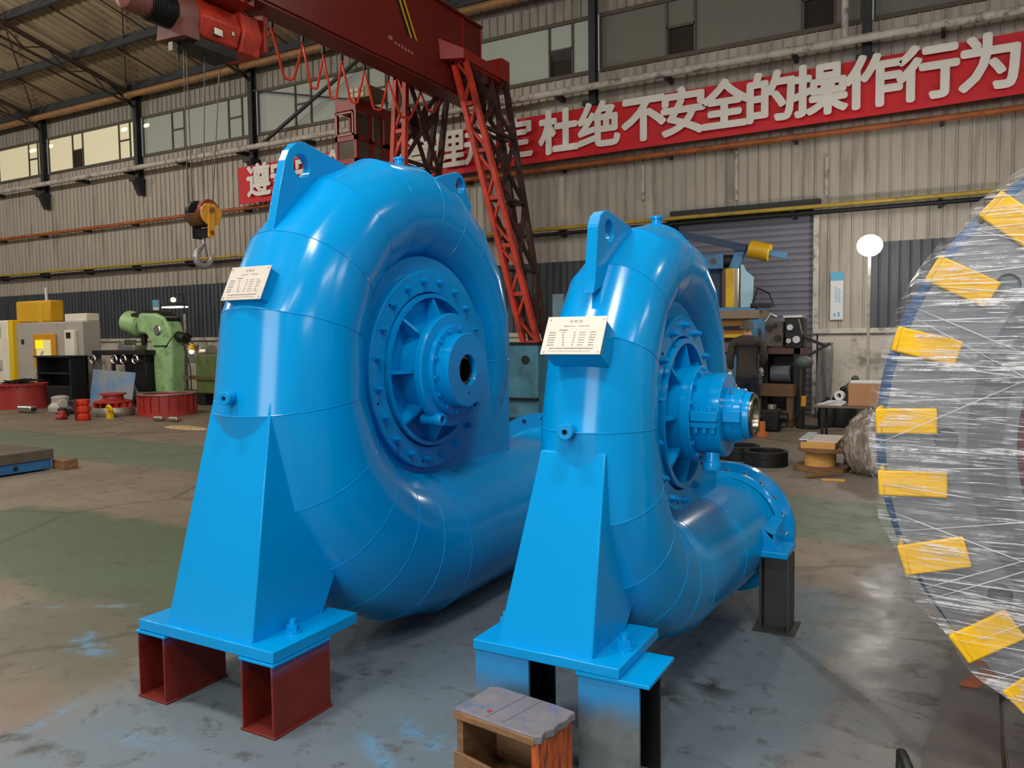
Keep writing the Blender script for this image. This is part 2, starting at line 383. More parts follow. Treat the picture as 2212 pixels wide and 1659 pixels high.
struct('floor', fl, floor_material(), 'worn concrete workshop floor with green and blue-grey paint')

# ------------------------------------------------------------------ back wall
WY = 15.8
def sheet(x0, x1, z0, z1, pitch=.205, depth=.030, y=WY, rib=.13):
    return MB().corr(x0, x1, pitch, depth, lambda a, d, e: (a, y-d, z1 if e else z0), rib)
m = sheet(-48, -4.9, 3.15, 7.1); 
for a in ((-4.9, -2.2, 3.95, 7.1), (-2.2, 9, 3.15, 7.1), (-2.2, -1.3, 1.6, 3.15)):
    q = sheet(*a); m.add(q.v, q.f)
wall = struct('wall_back', m, SHEET, 'long back wall of beige corrugated sheet')
q = sheet(-48, 9, 8.25, 9.35)
obj('upper_cladding', q, SHEETU, wall)
q = sheet(-48, -4.95, 1.6, 3.15, .17, .03, WY-.005); q2 = sheet(-1.3, 9, 1.6, 3.15, .17, .03, WY-.005); q.add(q2.v, q2.f)
obj('slate_cladding', q, SLATE, wall)
q = MB().box(-48, -4.95, 15.66, 15.95, 0, 1.5).box(-48, -4.95, 15.60, 15.97, 1.5, 1.6).box(-2.2, 9, 15.66, 15.95, 0, 1.5).box(-2.25, 9, 15.58, 15.97, 1.5, 1.6)
obj('plastered_dado', q, DADO, wall, bev=.015)
# roller shutter and its frame
q = MB(); pr = []
z = 0.02
while z < 3.9:
    pr += [(z, 0), (z+.03, .02), (z+.09, .02), (z+.12, 0)]; z += .12
q.grid([[(-4.9, 15.86-d, zz) for zz, d in pr], [(-2.2, 15.86-d, zz) for zz, d in pr]])
door = struct('door_1', q, SHUT, 'grey steel roller shutter behind the blue machine')
obj('shutter_box', MB().box(-5.0, -2.15, 15.62, 15.86, 3.86, 4.0), COLS, door)
obj('jamb', MB().box(-5.0, -4.88, 15.66, 15.86, 0, 3.9), COLS, door)
obj('jamb', MB().box(-2.26, -2.16, 15.66, 15.86, 0, 3.9), PIPEW, door)
# clerestory windows, bay by bay between the wall columns
COLX = [-31.2, -26.4, -21.55, -16.7, -11.7, -6.67, -1.4, 3.8]
GL_WARM = glow('pane_lit_from_next_hall', (214, 205, 170), .42)
GL_GREY = glow('milky_pane_grey', (150, 154, 143), .16)
GL_DIM = glow('milky_pane_dim', (104, 101, 90), .06)
FRM = mat('window_frame_paint', (84, 76, 62), .6)
OPENG = mat('dark_opening', (40, 30, 20), .8)
for b in range(len(COLX)-1):
    x0, x1 = COLX[b]+.12, COLX[b+1]-.12; g = GL_WARM if b < 2 else (GL_GREY if b < 5 else GL_DIM)
    fr = MB(); L = x1-x0; cuts = [x0, x0+L*.285, x0+L*.40, x0+L*.80, x0+L*.915, x1]
    for c in cuts: fr.box(c-.022, c+.022, WY-.03, WY+.05, 7.1, 8.25)
    fr.box(x0, x1, WY-.05, WY+.05, 7.06, 7.14); fr.box(x0, x1, WY-.05, WY+.05, 8.19, 8.27)
    fr.box(cuts[1], cuts[2], WY-.03, WY+.04, 7.66, 7.71); fr.box(cuts[3], cuts[4], WY-.03, WY+.04, 7.66, 7.71)
    w = struct('window_%d' % (b+1), fr, FRM, 'clerestory window band high on the back wall')
    for k in range(5):
        a0, a1 = cuts[k]+.03, cuts[k+1]-.03
        if k in (1, 3):
            obj('pane', MB().box(a0, a1, WY+.0, WY+.01, 7.71, 8.19), g, w)
            if (b, k) in ((4, 3),):   # tilted open sash
                s_ = MB().box(a0, a1, -.01, .01, -.5, 0); s_.rot(Matrix.Translation((0, WY-.03, 7.68)) @ Matrix.Rotation(.35, 4, 'X'))
                obj('open_sash', s_, COLS, w); obj('dark_gap', MB().box(a0, a1, WY+.03, WY+.04, 7.14, 7.66), OPENG, w)
            elif b >= 5 or (b, k) in ((1, 1), (0, 1)): obj('dark_gap', MB().box(a0, a1, WY+.03, WY+.04, 7.14, 7.66), OPENG, w)
            else: obj('pane', MB().box(a0, a1, WY+.0, WY+.01, 7.14, 7.66), g, w)
        else: obj('pane', MB().box(a0, a1, WY+.0, WY+.01, 7.14, 8.19), g, w)
for x_, z_, w_ in ((-22.35, 8.02, .34), (-21.3, 8.0, .3), (-27.2, 7.98, .5), (-26.2, 8.0, .3)):  # glowing spots set on the opaque panes, standing in for lamps beyond
    obj('lamp_stand_in_glow', MB().ball((x_, WY-.0, z_), .1, (w_*5, .05, .6), 14, 8), glow('lamp_glow_on_pane', (255, 240, 190), 1.3), bpy.data.objects['window_2'] if x_ > -26.3 else bpy.data.objects['window_1'])
# wall columns with splayed feet (trim)
for i, x in enumerate(COLX):
    q = MB().box(x-.075, x+.075, 15.58, 15.61, 6.4, 9.1).box(x-.075, x+.075, 15.72, 15.75, 6.4, 9.1).box(x-.015, x+.015, 15.61, 15.72, 6.4, 9.1)
    q.box(x-.15, x+.15, 15.42, 15.76, 6.32, 6.42)
    q.prism([(15.74, 6.34), (15.44, 6.34), (15.62, 5.92), (15.74, 5.92)], 'x', x-.06, x+.14)
    q.box(x-.13, x+.13, 15.3, 15.76, 8.98, 9.1)
    q.bar((x, 15.6, 8.5), (x, 14.7, 9.1), .06, .06)
    struct('trim_%d' % (i+1), q, COLS, 'dark steel wall column')
# roof: sheets, purlins, rafters
SL = .25
def rz(y): return 9.12+SL*(15.8-y) if y > 1 else 9.12+SL*14.8-SL*(1-y)
q = MB().corr(-48, 14, .30, .035, lambda a, d, e: (a, 15.95 if e else 1.0, (rz(15.95) if e else rz(1.0))+.0-d), .35)
k = MB().corr(-48, 14, .30, .035, lambda a, d, e: (a, 1.0 if e else -15, (rz(1.0) if e else rz(-15))-d), .35); q.add(k.v, k.f)
roof = struct('ceiling', q, ROOF, 'corrugated pitched roof')
q = MB()
for y in (15.45, 13.75, 11.95, 10.1, 8.2): q.box(-48, 14, y-.05, y+.05, rz(y)-.26, rz(y)-.05)
obj('purlin', q, COLS, roof)
q = MB()
for x in COLX+[9, -36, -41]:
    q.bar((x-.06, 15.5, rz(15.5)-.32), (x-.06, 1, rz(1)-.32), .05, .06); q.bar((x+.12, 15.5, rz(15.5)-.34), (x+.12, 1, rz(1)-.34), .05, .06)
    q.bar((x, 15.5, rz(15.5)-.62), (x, 1, rz(1)-.95), .06, .06)
    for j in range(8): q.bar((x, 15.4-j*1.2, rz(15.4-j*1.2)-.32), (x, 14.8-j*1.2, rz(14.8-j*1.2)-.66), .03, .03); 
    for j in range(8): q.bar((x, 14.8-j*1.2, rz(14.8-j*1.2)-.66), (x, 14.2-j*1.2, rz(14.2-j*1.2)-.32), .03, .03)
    q.bar((x+.1, 15.3, rz(15.3)-.12), (x+4.8, 11.9, rz(11.9)-.12), .03, .03)
    q.bar((x+1.6, 15.5, rz(15.5)-.08), (x+1.6, 8, rz(8)-.08), .03, .03); q.bar((x+3.2, 15.5, rz(15.5)-.08), (x+3.2, 8, rz(8)-.08), .03, .03)
obj('rafter', q, mat('brown_rafter_paint', (64, 50, 38), .65), roof)
q = MB().bar((-16.6, 15.5, 6.55), (-11.9, 15.5, 8.8), .07, .07).bar((-16.5, 15.55, 8.2), (-12.0, 15.55, 7.2), .04, .04)
struct('trim_9', q, COLS, 'diagonal wind brace on the back wall')
# services along the wall
def pipe(name, label, z, y, r, m, clip, x0=-47, x1=8.5, zz=0):
    t_ = thing(name, label, 'pipe', (x0, y, z))
    obj('pipe_run', MB().cyl((x0, y, z), (x1, y, z+zz), r, n=12), m, t_)
    for i in range(int((x1-x0)/2.4)):
        x = x0+1.2+i*2.4
        obj('bracket', MB().box(x-.03, x+.03, y-r*.5, 15.8, z-r-.03+zz*(x-x0)/(x1-x0), z+.01+zz*(x-x0)/(x1-x0)), clip, t_)
pipe('wall_pipe', 'thick whitish pipe running along the back wall below the windows', 6.66, 15.36, .075, PIPEW, COLS)
pipe('wall_pipe', 'rust-orange pipe under the red banner', 5.05, 15.55, .055, PIPEO, COLS, zz=.12)
pipe('wall_pipe', 'thin yellow pipe above the slate cladding and shutter', 3.84, 15.5, .04, PIPEY, BLACK)
pipe('wall_pipe', 'black pipe just beneath the thin yellow pipe', 3.735, 15.56, .04, BLACK, BLACK)
obj('gutter', MB().cyl((-47, 15.3, 8.78), (13, 15.3, 8.78), .09, n=14), GUTTER, roof)
tag(obj('downpipe', MB().cyl((-1.75, 15.55, 6.74), (-1.75, 15.55, 9.0), .06, n=12), PIPEW), 'short vertical white pipe beside the rightmost wall column', 'pipe')
for x, z0, z1, l in ((-5.6, 4.3, 5.0, 'left'), (-3.7, 4.12, 5.05, 'middle'), (-2.05, 4.05, 4.75, 'right')):
    tag(obj('conduit', MB().cyl((x, 15.72, z0), (x, 15.72, z1), .035, n=10), PIPEW), {'left': 'leftmost short white conduit above the roller shutter', 'middle': 'middle short white conduit above the roller shutter', 'right': 'rightmost short white conduit above the roller shutter'}[l], 'conduit')

# ------------------------------------------------------------------ banner with its lettering
ban = thing('banner', 'long red banner with white Chinese safety slogan on back wall', 'banner', (-16.9, 15.36, 5.2))
def bz(x): return 5.17+(x+16.9)*.0085
rows = []
for j in range(7):
    rows.append([(x, 15.33-.012*math.sin(x*2.1+j)-.02*math.sin(x*.7), bz(x)+j*.985/6) for x in [-16.93+i*.2 for i in range(96)]])
obj('cloth', MB().grid(rows), BANR, ban)
for ch, x in zip('遵守安全生产管理规定', [-16.1+i*.862 for i in range(10)]):
    me = text_mesh(ch, .90, 0, .004, .026); me.materials.append(BANW)
    o = bpy.data.objects.new('character', me); COL.objects.link(o); o.parent = ban
    o.rotation_euler = (PI/2, 0, 0); o.location = (x+16.9, -.105, bz(x)+.50-5.2)
for ch, x in zip('杜绝不安全的操作行为', (-7.29, -6.38, -5.42, -4.62, -3.82, -2.98, -2.12, -1.25, -.41, .49)):
    me = text_mesh(ch, .95, 0, .004, .034); me.materials.append(BANW)
    o = bpy.data.objects.new('character', me); COL.objects.link(o); o.parent = ban
    o.rotation_euler = (PI/2, 0, 0); o.location = (x+16.9, -.105, bz(x)+.50-5.2)
ps = thing('poster', 'narrow white poster with blue head on wall right of shutter', 'poster', (-1.85, 15.74, 1.76))
obj('sheet', MB().box(-1.96, -1.74, 15.72, 15.735, 1.76, 2.64), WHITE, ps)
PB = mat('poster_blue', (96, 176, 216), .6)
obj('blue_head', MB().box(-1.96, -1.74, 15.715, 15.72, 2.48, 2.64), PB, ps)
q = MB()
for j in range(9): q.box(-1.885+(j % 2)*.012, -1.845, 15.715, 15.72, 2.34-j*.03, 2.352-j*.03); q.box(-1.83, -1.80+(j % 3)*.01, 15.715, 15.72, 2.32-j*.03, 2.332-j*.03)
q.box(-1.90, -1.87, 15.715, 15.72, 1.82, 1.88).box(-1.83, -1.80, 15.715, 15.72, 1.82, 1.9)
obj('blue_print', q, PB, ps)

# ------------------------------------------------------------------ blue turbines
BORE = mat('machined_bore', (120, 112, 100), .28, 1.0, var=.2)
BRASS = mat('bronze_bush', (128, 92, 52), .35, .9)
DARKIN = mat('dark_inside', (16, 15, 14), .6)
def interp(a, xs, ys):
    if a <= xs[0]: return ys[0]
    for i in range(len(xs)-1):
        if a <= xs[i+1]: return ys[i]+(ys[i+1]-ys[i])*(a-xs[i])/(xs[i+1]-xs[i])
    return ys[-1]
def turbine(P, label):
    xs, yc, zc, dx0 = P['xs'], P['yc'], P['zc'], P['dx']
    T = thing('water_turbine', label, 'turbine', (xs, yc, 0))
    kn = (-45, 0, 90, 180, 270); RR = P['R']; rr = P['r']
    def sec(a, n=44):
        r = interp(a, kn, rr); R = interp(a, kn, RR); d = R-r; A = math.radians(a)
        return [V(xs+r*math.sin(2*PI*k/n), yc+math.cos(A)*(d+r*math.cos(2*PI*k/n)), zc+math.sin(A)*(d+r*math.cos(2*PI*k/n))) for k in range(n)]
    n = 44; r0 = rr[-1]; d0 = RR[-1]-r0; zp = zc-d0; yf = P['yf']; drift = P.get('drift', 0)
    def pipe_sec(y, r=None):
        r = r or r0; f = (y-yc)/(yf-yc)
        return [V(xs+drift*f+r*math.sin(2*PI*k/n), y, zp-r*math.cos(2*PI*k/n)) for k in range(n)]
    seams = P['seams']
    rings = [pipe_sec(yf), pipe_sec(yc+(yf-yc)*.42)]+[sec(a) for a in seams]
    mb = MB().loft(rings)
    for q in rings[1:-1]:
        c = sum(q, Vector())/n
        mb.tube([c+(v-c)*1.0003 for v in q], .0021, 6, closed=True)
    obj('spiral_casing', mb, BLUE, T, sharp=14)
    # inlet flange with through holes
    fx, fr = xs+drift, P['fr']; nh = P['fn']; fl = MB(); ri = r0-.01; hr = P.get('hr', .017)
    for i in range(nh):
        a0, a1 = 2*PI*(i-.5)/nh, 2*PI*(i+.5)/nh; am = (a0+a1)/2; rm = fr-.045
        poly = [(fx+math.cos(a0+(a1-a0)*k/5)*ri, zp+math.sin(a0+(a1-a0)*k/5)*ri) for k in range(5, -1, -1)]+[(fx+math.cos(a0+(a1-a0)*k/5)*fr, zp+math.sin(a0+(a1-a0)*k/5)*fr) for k in range(6)]
        fl.holed(poly, (fx+math.cos(am)*rm, zp+math.sin(am)*rm), hr, 'y', yf-.03, yf+.03, 20, wall=False)
    fl.lathe([(fr, -.03), (fr, .03)], (fx, yf, zp), (0, 1, 0), 96).lathe([(ri, -.03), (ri, .03)], (fx, yf, zp), (0, 1, 0), 64)
    fo = obj('inlet_flange', fl, BLUE, T)
    obj('pipe_bore', MB().lathe([(r0-.02, -.02), (r0-.02, .034), (r0, .034), (r0, .03)], (fx, yf, zp), (0, 1, 0), 48), DARKST, fo)
    fil = MB().lathe([(r0+.028, -.032), (r0+.012, -.045), (r0, -.075)], (fx, yf, zp), (0, 1, 0), 64); obj('fillet', fil, BLUE, fo)
    # stay ring body and tangent side plates
    Rs = P['Rs']; ax = (1, 0, 0); o = V(xs, yc, zc)
    st = MB().lathe([(0, -dx0+.03), (Rs, -dx0+.03), (Rs+.006, -dx0+.045), (Rs+.006, dx0-.05), (Rs, dx0-.034), (P['Rc']+.035, dx0-.03), (0, dx0-.03)], o, ax, 96)
    e = P['nose']
    st.prism([(yc+a, zc+b) for a, b in e], 'x', xs-dx0+.035, xs+dx0-.035)
    obj('stay_ring', st, BLUE, T, bev=.004)
    # cover ring with its bolts
    Rc, Ri = P['Rc'], P['Ri']; c = xs+dx0
    cr = obj('cover_ring', MB().lathe([(Ri, -.12), (Ri, .0), (Ri+.004, .004), (Rc-.006, .004), (Rc, -.002), (Rc, -.032), (Ri, -.032)], (c, yc, zc), ax, 96), BLUE, T)
    nb = P['nb']; rb = (Rc+Ri)/2+.004
    for i in range(nb):
        a = 2*PI*(i+.5)/nb+P.get('ba', 0); p = V(c, yc+math.cos(a)*rb, zc+math.sin(a)*rb)
        bm = MB().cyl(p+V(.004, 0, 0), p+V(.008, 0, 0), .021, n=14).cyl(p+V(.008, 0, 0), p+V(.026, 0, 0), .0165, n=6).cyl(p+V(.026, 0, 0), p+V(.036, 0, 0), .009, n=10)
        obj('bolt', bm, BLUE, cr)
    hb = MB()
    for i in range(6):
        a = 2*PI*i/6+.3; p = V(c+.004, yc+math.cos(a)*(Rc-.035), zc+math.sin(a)*(Rc-.035)); hb.cyl(p, p+V(.003, 0, 0), .007, n=10)
    obj('jacking_hole', hb, DARKIN, cr)
    # ribbed end cover
    Rr = Ri-.008; Rh = P['Rh']; fb = P['floor']; hx = P['hx']
    cov = obj('end_cover', MB().lathe([(Rr, fb), (Rr, .022), (Rr-.022, .022), (Rr-.026, fb+.01), (Rh+.02, fb+.012), (Rh, fb+.03), (Rh, hx)], (c, yc, zc), ax, 96), BLUE, T)
    for i in range(8):
        a = 2*PI*i/8; M4 = Matrix.Translation((c, yc, zc)) @ Matrix.Rotation(a, 4, 'X')
        rb_ = MB().prism([(Rr-.02, fb+.01), (Rr-.02, .012), (Rh-.005, hx-.012), (Rh-.005, fb+.01)], 'z', -.008, .008)
        rb_.v = [V(v.y, v.x, v.z) for v in rb_.v]; rb_.rot(M4); obj('rib', rb_, BLUE, cov)
    P['hub'](T, c, yc, zc)
    # lifting lugs, air vent, pressure tap
    for (poly, hc, hr2) in P['lugs']:
        obj('lifting_lug', MB().holed(poly, hc, hr2, 'x', xs-.022, xs+.022, 48), BLUE, T, bev=.003)
    vy, vz = P['vent']; obj('air_vent', MB().cyl((xs, vy, vz-.09), (xs, vy, vz-.01), .024, n=20).cyl((xs, vy, vz-.012), (xs, vy, vz), .029, n=20).cyl((xs, vy, vz-.1), (xs, vy, vz-.05), .032, n=20), BLUE, T)
    tx, ty, tz = P['tap']
    tp = MB().lathe([(.0, .03), (.010, .03), (.010, .0), (.026, .0), (.029, .004), (.029, .045), (.020, .047), (.020, .13)], (tx, ty, tz), (-.25, 1, .0), 28)
    tap = obj('pressure_tap', tp, BLUE, T)
    obj('boss', MB().cyl((tx-.02, ty+.085, tz), (tx-.04, ty+.16, tz), .043, n=28), BLUE, tap)
    obj('hole', MB().cyl((tx-.0065, ty+.026, tz), (tx-.008, ty+.03, tz), .011, n=16), DARKIN, tap)
    # pedestal
    b0, b1, t0, t1 = P['ped']   # (xl, xr, y, z) bottom rear points, top
    def X(side, z, lo=b0[3], hi=t0[3]):
        f = (z-lo)/(hi-lo); a, b = (b0[0], t0[0]) if side == 0 else (b0[1], t0[1]); return a+(b-a)*f
    prof = P['pedprof']; vs = [(X(0, z), y, z) for y, z in prof]+[(X(1, z), y, z) for y, z in prof]; k = len(prof)
    ped = MB().add(vs, [(i, (i+1) % k, k+(i+1) % k, k+i) for i in range(k)]+[tuple(range(k)), tuple(range(2*k-1, k-1, -1))])
    obj('pedestal', ped, BLUE, T, bev=.005, sharp=20)
    x0, x1, y0, y1, z0, z1 = P['plate']
    bp = obj('base_plate', MB().box(x0, x1, y0, y1, z0, z1), BLUE, T, bev=.004)
    for (ax_, ay) in P['anchors']:
        obj('anchor_bolt', MB().cyl((ax_, ay, z1), (ax_, ay, z1+.008), .034, n=20).cyl((ax_, ay, z1+.008), (ax_, ay, z1+.033), .026, n=6).cyl((ax_, ay, z1+.033), (ax_, ay, z1+.055), .015, n=14), BLUE, bp)
    # nameplate on its bracket
    (nx, ny0, nz0), (ny1, nz1), w = P['np']
    up = V(0, ny1-ny0, nz1-nz0); h = up.length; up.normalize(); nrm = V(0, -up.z, up.y); cx = V(nx, (ny0+ny1)/2, (nz0+nz1)/2)
    R4 = Matrix(((1, up.x, nrm.x, cx.x), (0, up.y, nrm.y, cx.y), (0, up.z, nrm.z, cx.z), (0, 0, 0, 1)))
    if nrm.y > 0: print('nameplate normal?')
    br = MB().box(-w/2+.008, w/2-.008, -h/2+.008, h/2-.008, -.11, -.002).rot(R4); br = obj('nameplate_bracket', br, BLUE, T, bev=.004)
    pl = obj('nameplate', MB().box(-w/2, w/2, -h/2, h/2, -.002, .003).rot(R4), mat('brushed_nameplate', (200, 192, 182), .55, .3, var=.05, vs=3, stretch=(1, 30, 30)), T, bev=.0015, label='brushed metal nameplate with engraved rows')
    for sx in (-1, 1):
        for sy in (-1, 1):
            obj('screw', MB().cyl((sx*(w/2-.012), sy*(h/2-.012), .003), (sx*(w/2-.012), sy*(h/2-.012), .0055), .004, n=10).rot(R4), STEEL, pl)
    ink = MB(); rnd = random.Random(P['seed']); hh = h/2
    def dash(x, y, L, t_=.0042):
        q = x
        while q < x+L:
            s_ = rnd.uniform(.003, .006); ink.box(q, q+s_*.8, y-t_*rnd.uniform(.3, .6), y+t_*rnd.uniform(.3, .6), .003, .0034); q += s_
    dash(-.045, hh-.040, .045, .003); dash(.012, hh-.040, .04, .003); dash(-w*.26, hh-.056, .032, .005)
    for r in range(6):
        y = hh-.066-r*.0105*h/.16
        dash(-w*.42, y, .026); dash(-w*.2+.002*r, y, .008); dash(.0, y, .006); dash(.022, y, .022, .003); dash(w*.27, y, rnd.choice((.008, .018, .022)))
    dash(-w*.36, -hh+.0235, w*.72, .0045); dash(-w*.38, -hh+.013, w*.7, .0022)
    ink.rot(R4); obj('engraving', ink, INK, pl)
    me = text_mesh('水 轮 机', .014, .0, .0002); me.materials.append(INK); to = bpy.data.objects.new('engraved_title', me); COL.objects.link(to); to.parent = pl
    to.matrix_local = Matrix.Translation((-xs, -yc, 0)) @ R4 @ Matrix.Translation((0, hh-.022, .0033))
    if P.get('extra'): P['extra'](T)
    return T

def hub_big(T, c, yc, zc):
    ax = (1, 0, 0); o = (c, yc, zc)
    h = obj('bearing_hub', MB().lathe([(.25, .085), (.292, .09), (.298, .098), (.298, .128), (.290, .138), (.235, .142)], o, ax, 80), BLUE, T)
    f = obj('hub_flange', MB().lathe([(.238, .140), (.238, .158), (.232, .164), (.20, .164)], o, ax, 72), BLUE, T)
    for i in range(14):
        a = 2*PI*(i+.3)/14; p = V(c+.164, yc+math.cos(a)*.216, zc+math.sin(a)*.216)
        obj('bolt', MB().cyl(p, p+V(.012, 0, 0), .0105, n=6), BLUE, f)
    s = obj('hub_cap', MB().lathe([(.20, .160), (.193, .168), (.193, .222), (.188, .228), (.083, .228), (.079, .222), (.079, .05), (0, .05)], o, ax, 72), BLUE, T)
    obj('bore', MB().lathe([(.078, .2), (.077, .205), (.06, .205), (.06, .12), (.045, .12), (.045, .06)], o, ax, 40), BORE, s, label='bare metal bore with bronze tint')
    obj('bush', MB().lathe([(.078, .15), (.066, .15), (.066, .10), (.078, .10)], o, ax, 40), BRASS, s)
    p = V(c+.2285, yc, zc-.12); obj('plug_hole', MB().cyl(p, p+V(.001, 0, 0), .006, n=10), DARKIN, s)
    for dy, dz in ((-.17, -.245), (.135, -.185)):
        p = V(c+.055, yc+dy, zc+dz)
        obj('drain_pipe', MB().lathe([(0, .09), (.019, .09), (.019, .125), (.030, .125), (.033, .120), (.033, .09), (.026, .085), (.026, 0)], p, ax, 24), BLUE, h)
def hub_small(T, c, yc, zc):
    ax = (1, 0, 0); o = (c, yc, zc)
    h = obj('bearing_hub', MB().lathe([(.20, .045), (.212, .048), (.212, .085), (.207, .090), (.17, .090)], o, ax, 72), BLUE, T)
    for i in range(14):
        a = 2*PI*(i+.3)/14; p = V(c+.09, yc+math.cos(a)*.195, zc+math.sin(a)*.195)
        obj('bolt', MB().cyl(p, p+V(.012, 0, 0), .0095, n=6), BLUE, h)
    b = obj('bearing_housing', MB().lathe([(.17, .086), (.174, .1), (.176, .15), (.180, .152), (.180, .2), (.176, .204), (.10, .206)], o, ax, 72), BLUE, T)
    for s in (-1, 1):
        q = MB().box(c+.095, c+.205, yc+s*.165, yc+s*.215, zc-.012, zc+.03).box(c+.095, c+.2, yc+s*.165, yc+s*.205, zc-.04, zc-.014)
        obj('split_flange', q, BLUE, b, bev=.004)
        for dx in (.115, .15, .185): obj('bolt', MB().cyl((c+dx, yc+s*.195, zc-.06), (c+dx, yc+s*.195, zc+.045), .009, n=6), BLUE, b)
    q = MB()
    e = obj('seal_housing', MB().lathe([(.10, .2), (.116, .206), (.118, .24), (.113, .246), (.113, .27), (.108, .276), (.10, .276)], o, ax, 64), BLUE, T)
    for s in (-1, 1): obj('split_flange', MB().box(c+.206, c+.28, yc+s*.10, yc+s*.135, zc-.02, zc+.03), BLUE, e, bev=.004)
    for a in (.9, 1.5, 2.2):
        p = V(c+.23, yc+math.cos(a)*.118, zc+math.sin(a)*.118); obj('grease_nipple', MB().cyl(p, p+V(0, math.cos(a)*.014, math.sin(a)*.014), .007, n=8), STEEL, e)
    k = obj('end_sleeve', MB().lathe([(.10, .27), (.1, .30), (.098, .305), (.09, .305)], o, ax, 56), BLUE, T)
    obj('bore_ring', MB().lathe([(.094, .30), (.095, .312), (.090, .316), (.076, .316), (.074, .312), (.074, .20), (.066, .2), (.066, .12), (0, .12)], o, ax, 56), BORE, k, label='bare machined steel ring around the bore')
    p = V(c+.16, yc-.10, zc-.155); obj('oil_outlet', MB().lathe([(0, .01), (.024, .01), (.024, .075), (.036, .075), (.038, .07), (.038, .045), (.03, .04), (.03, 0)], p, (0, -.2, -1), 24), BLUE, b)
def rear_bracket(T):
    xs, z0 = -.80, .395
    obj('foot_plate', MB().box(-.96, -.70, 4.10, 4.36, z0, z0+.03), BLUE, T, bev=.003)
    q = MB().prism([(4.12, z0+.03), (4.34, z0+.03), (4.40, z0+.12), (4.40, z0+.22), (4.16, z0+.16)], 'x', -.935, -.915)
    q.hexa([V(-1.02, 4.13, z0+.03), V(-.74, 4.13, z0+.03), V(-.74, 4.15, z0+.03), V(-1.02, 4.15, z0+.03), V(-1.02, 4.13, z0+.17), V(-.87, 4.13, z0+.19), V(-.87, 4.15, z0+.19), V(-1.02, 4.15, z0+.17)])
    q.prism([(4.15, z0+.03), (4.40, z0+.03), (4.40, z0+.14), (4.20, z0+.12)], 'x', -.79, -.775)
    q.hexa([V(-.92, 4.16, z0+.17), V(-.78, 4.16, z0+.10), V(-.78, 4.40, z0+.13), V(-.92, 4.40, z0+.20), V(-.92, 4.16, z0+.182), V(-.78, 4.16, z0+.112), V(-.78, 4.40, z0+.142), V(-.92, 4.40, z0+.212)])
    obj('foot_gusset', q, BLUE, T, bev=.003)
s = 2.58/2.65
turbine(dict(xs=-2.599, yc=3.47, zc=1.372, dx=.179, R=(.89, .966, 1.10, 1.187, 1.356), r=(.11, .195, .255, .325, .415), yf=5.15, fr=.545, fn=20, hr=.02,
    seams=(270, 255, 240, 225, 208, 187, 165, 146, 126, 106, 88, 72, 55, 38, 20, 2, -16, -35), Rs=.60, Rc=.525, Ri=.412, nb=20, Rh=.25, floor=-.10, hx=.09, hub=hub_big,
    nose=((0, -.62), (.90, -.62), (.90, .12), (.55, .3), (0, .3)),
    lugs=[([(2.495, 1.97), (2.507, 1.975), (2.519, 2.033), (2.561, 2.20), (2.598, 2.33), (2.625, 2.385), (2.672, 2.425), (2.72, 2.437), (2.762, 2.427), (2.99, 2.385), (3.05, 2.33), (2.85, 2.2), (2.62, 2.05)], (2.70, 2.325), .052),
          ([(3.74, 2.42), (3.80, 2.462), (3.95, 2.51), (4.00, 2.522), (4.04, 2.512), (4.07, 2.485), (4.10, 2.42), (4.15, 2.335), (4.13, 2.2), (3.9, 2.2)], (4.022, 2.445), .045)],
    vent=(3.455, 2.506), tap=(-2.60, 2.235, 1.305), ped=((-2.894, -2.386, 2.15, .345), None, (-2.775, -2.431, 2.330, 1.288), None),
    pedprof=((2.15, .34), (2.55, .34), (2.67, .53), (2.62, .86), (2.62, 1.1), (2.50, 1.288), (2.330, 1.288)), plate=(-3.05, -2.25, 2.125, 2.62, .298, .345),
    anchors=((-2.335, 2.32), (-2.965, 2.32)), np=((-2.582, 2.325, 1.71), (2.395, 1.853), .232), seed=3), 'larger blue water turbine at left, on red steel blocks')
turbine(dict(xs=-1.171, yc=3.40, zc=1.197, dx=.141, R=(.70, .85, .838, .838, 1.035), r=(.085, .16, .19, .222, .29), yf=4.46, fr=.365, fn=20, hr=.013, drift=.085,
    seams=(270, 255, 240, 222, 203, 180, 155, 132, 110, 90, 70, 50, 30, 10, -12, -35), Rs=.49, Rc=.431, Ri=.338, nb=14, Rh=.20, floor=-.075, hx=.05, hub=hub_small,
    nose=((0, -.52), (.72, -.52), (.72, .08), (.4, .25), (0, .25)),
    lugs=[([(2.69, 1.70), (2.702, 1.74), (2.722, 1.86), (2.735, 1.95), (2.755, 1.99), (2.795, 2.012), (2.84, 2.022), (2.88, 2.015), (3.088, 1.985), (3.1, 1.9), (2.95, 1.82), (2.80, 1.74)], (2.845, 1.945), .042)],
    vent=(3.47, 2.078), tap=(-1.185, 2.505, 1.205), ped=((-1.421, -1.047, 2.42, .44), None, (-1.318, -1.062, 2.582, 1.124), None),
    pedprof=((2.42, .435), (2.73, .435), (2.88, .56), (2.84, .8), (2.8, .98), (2.72, 1.124), (2.582, 1.124)), plate=(-1.51, -.94, 2.392, 2.80, .402, .44),
    anchors=((-.985, 2.56), (-1.462, 2.56)), np=((-1.168, 2.515, 1.479), (2.59, 1.613), .232), seed=5, extra=rear_bracket), 'smaller blue water turbine in front right, with stepped bearing housing')

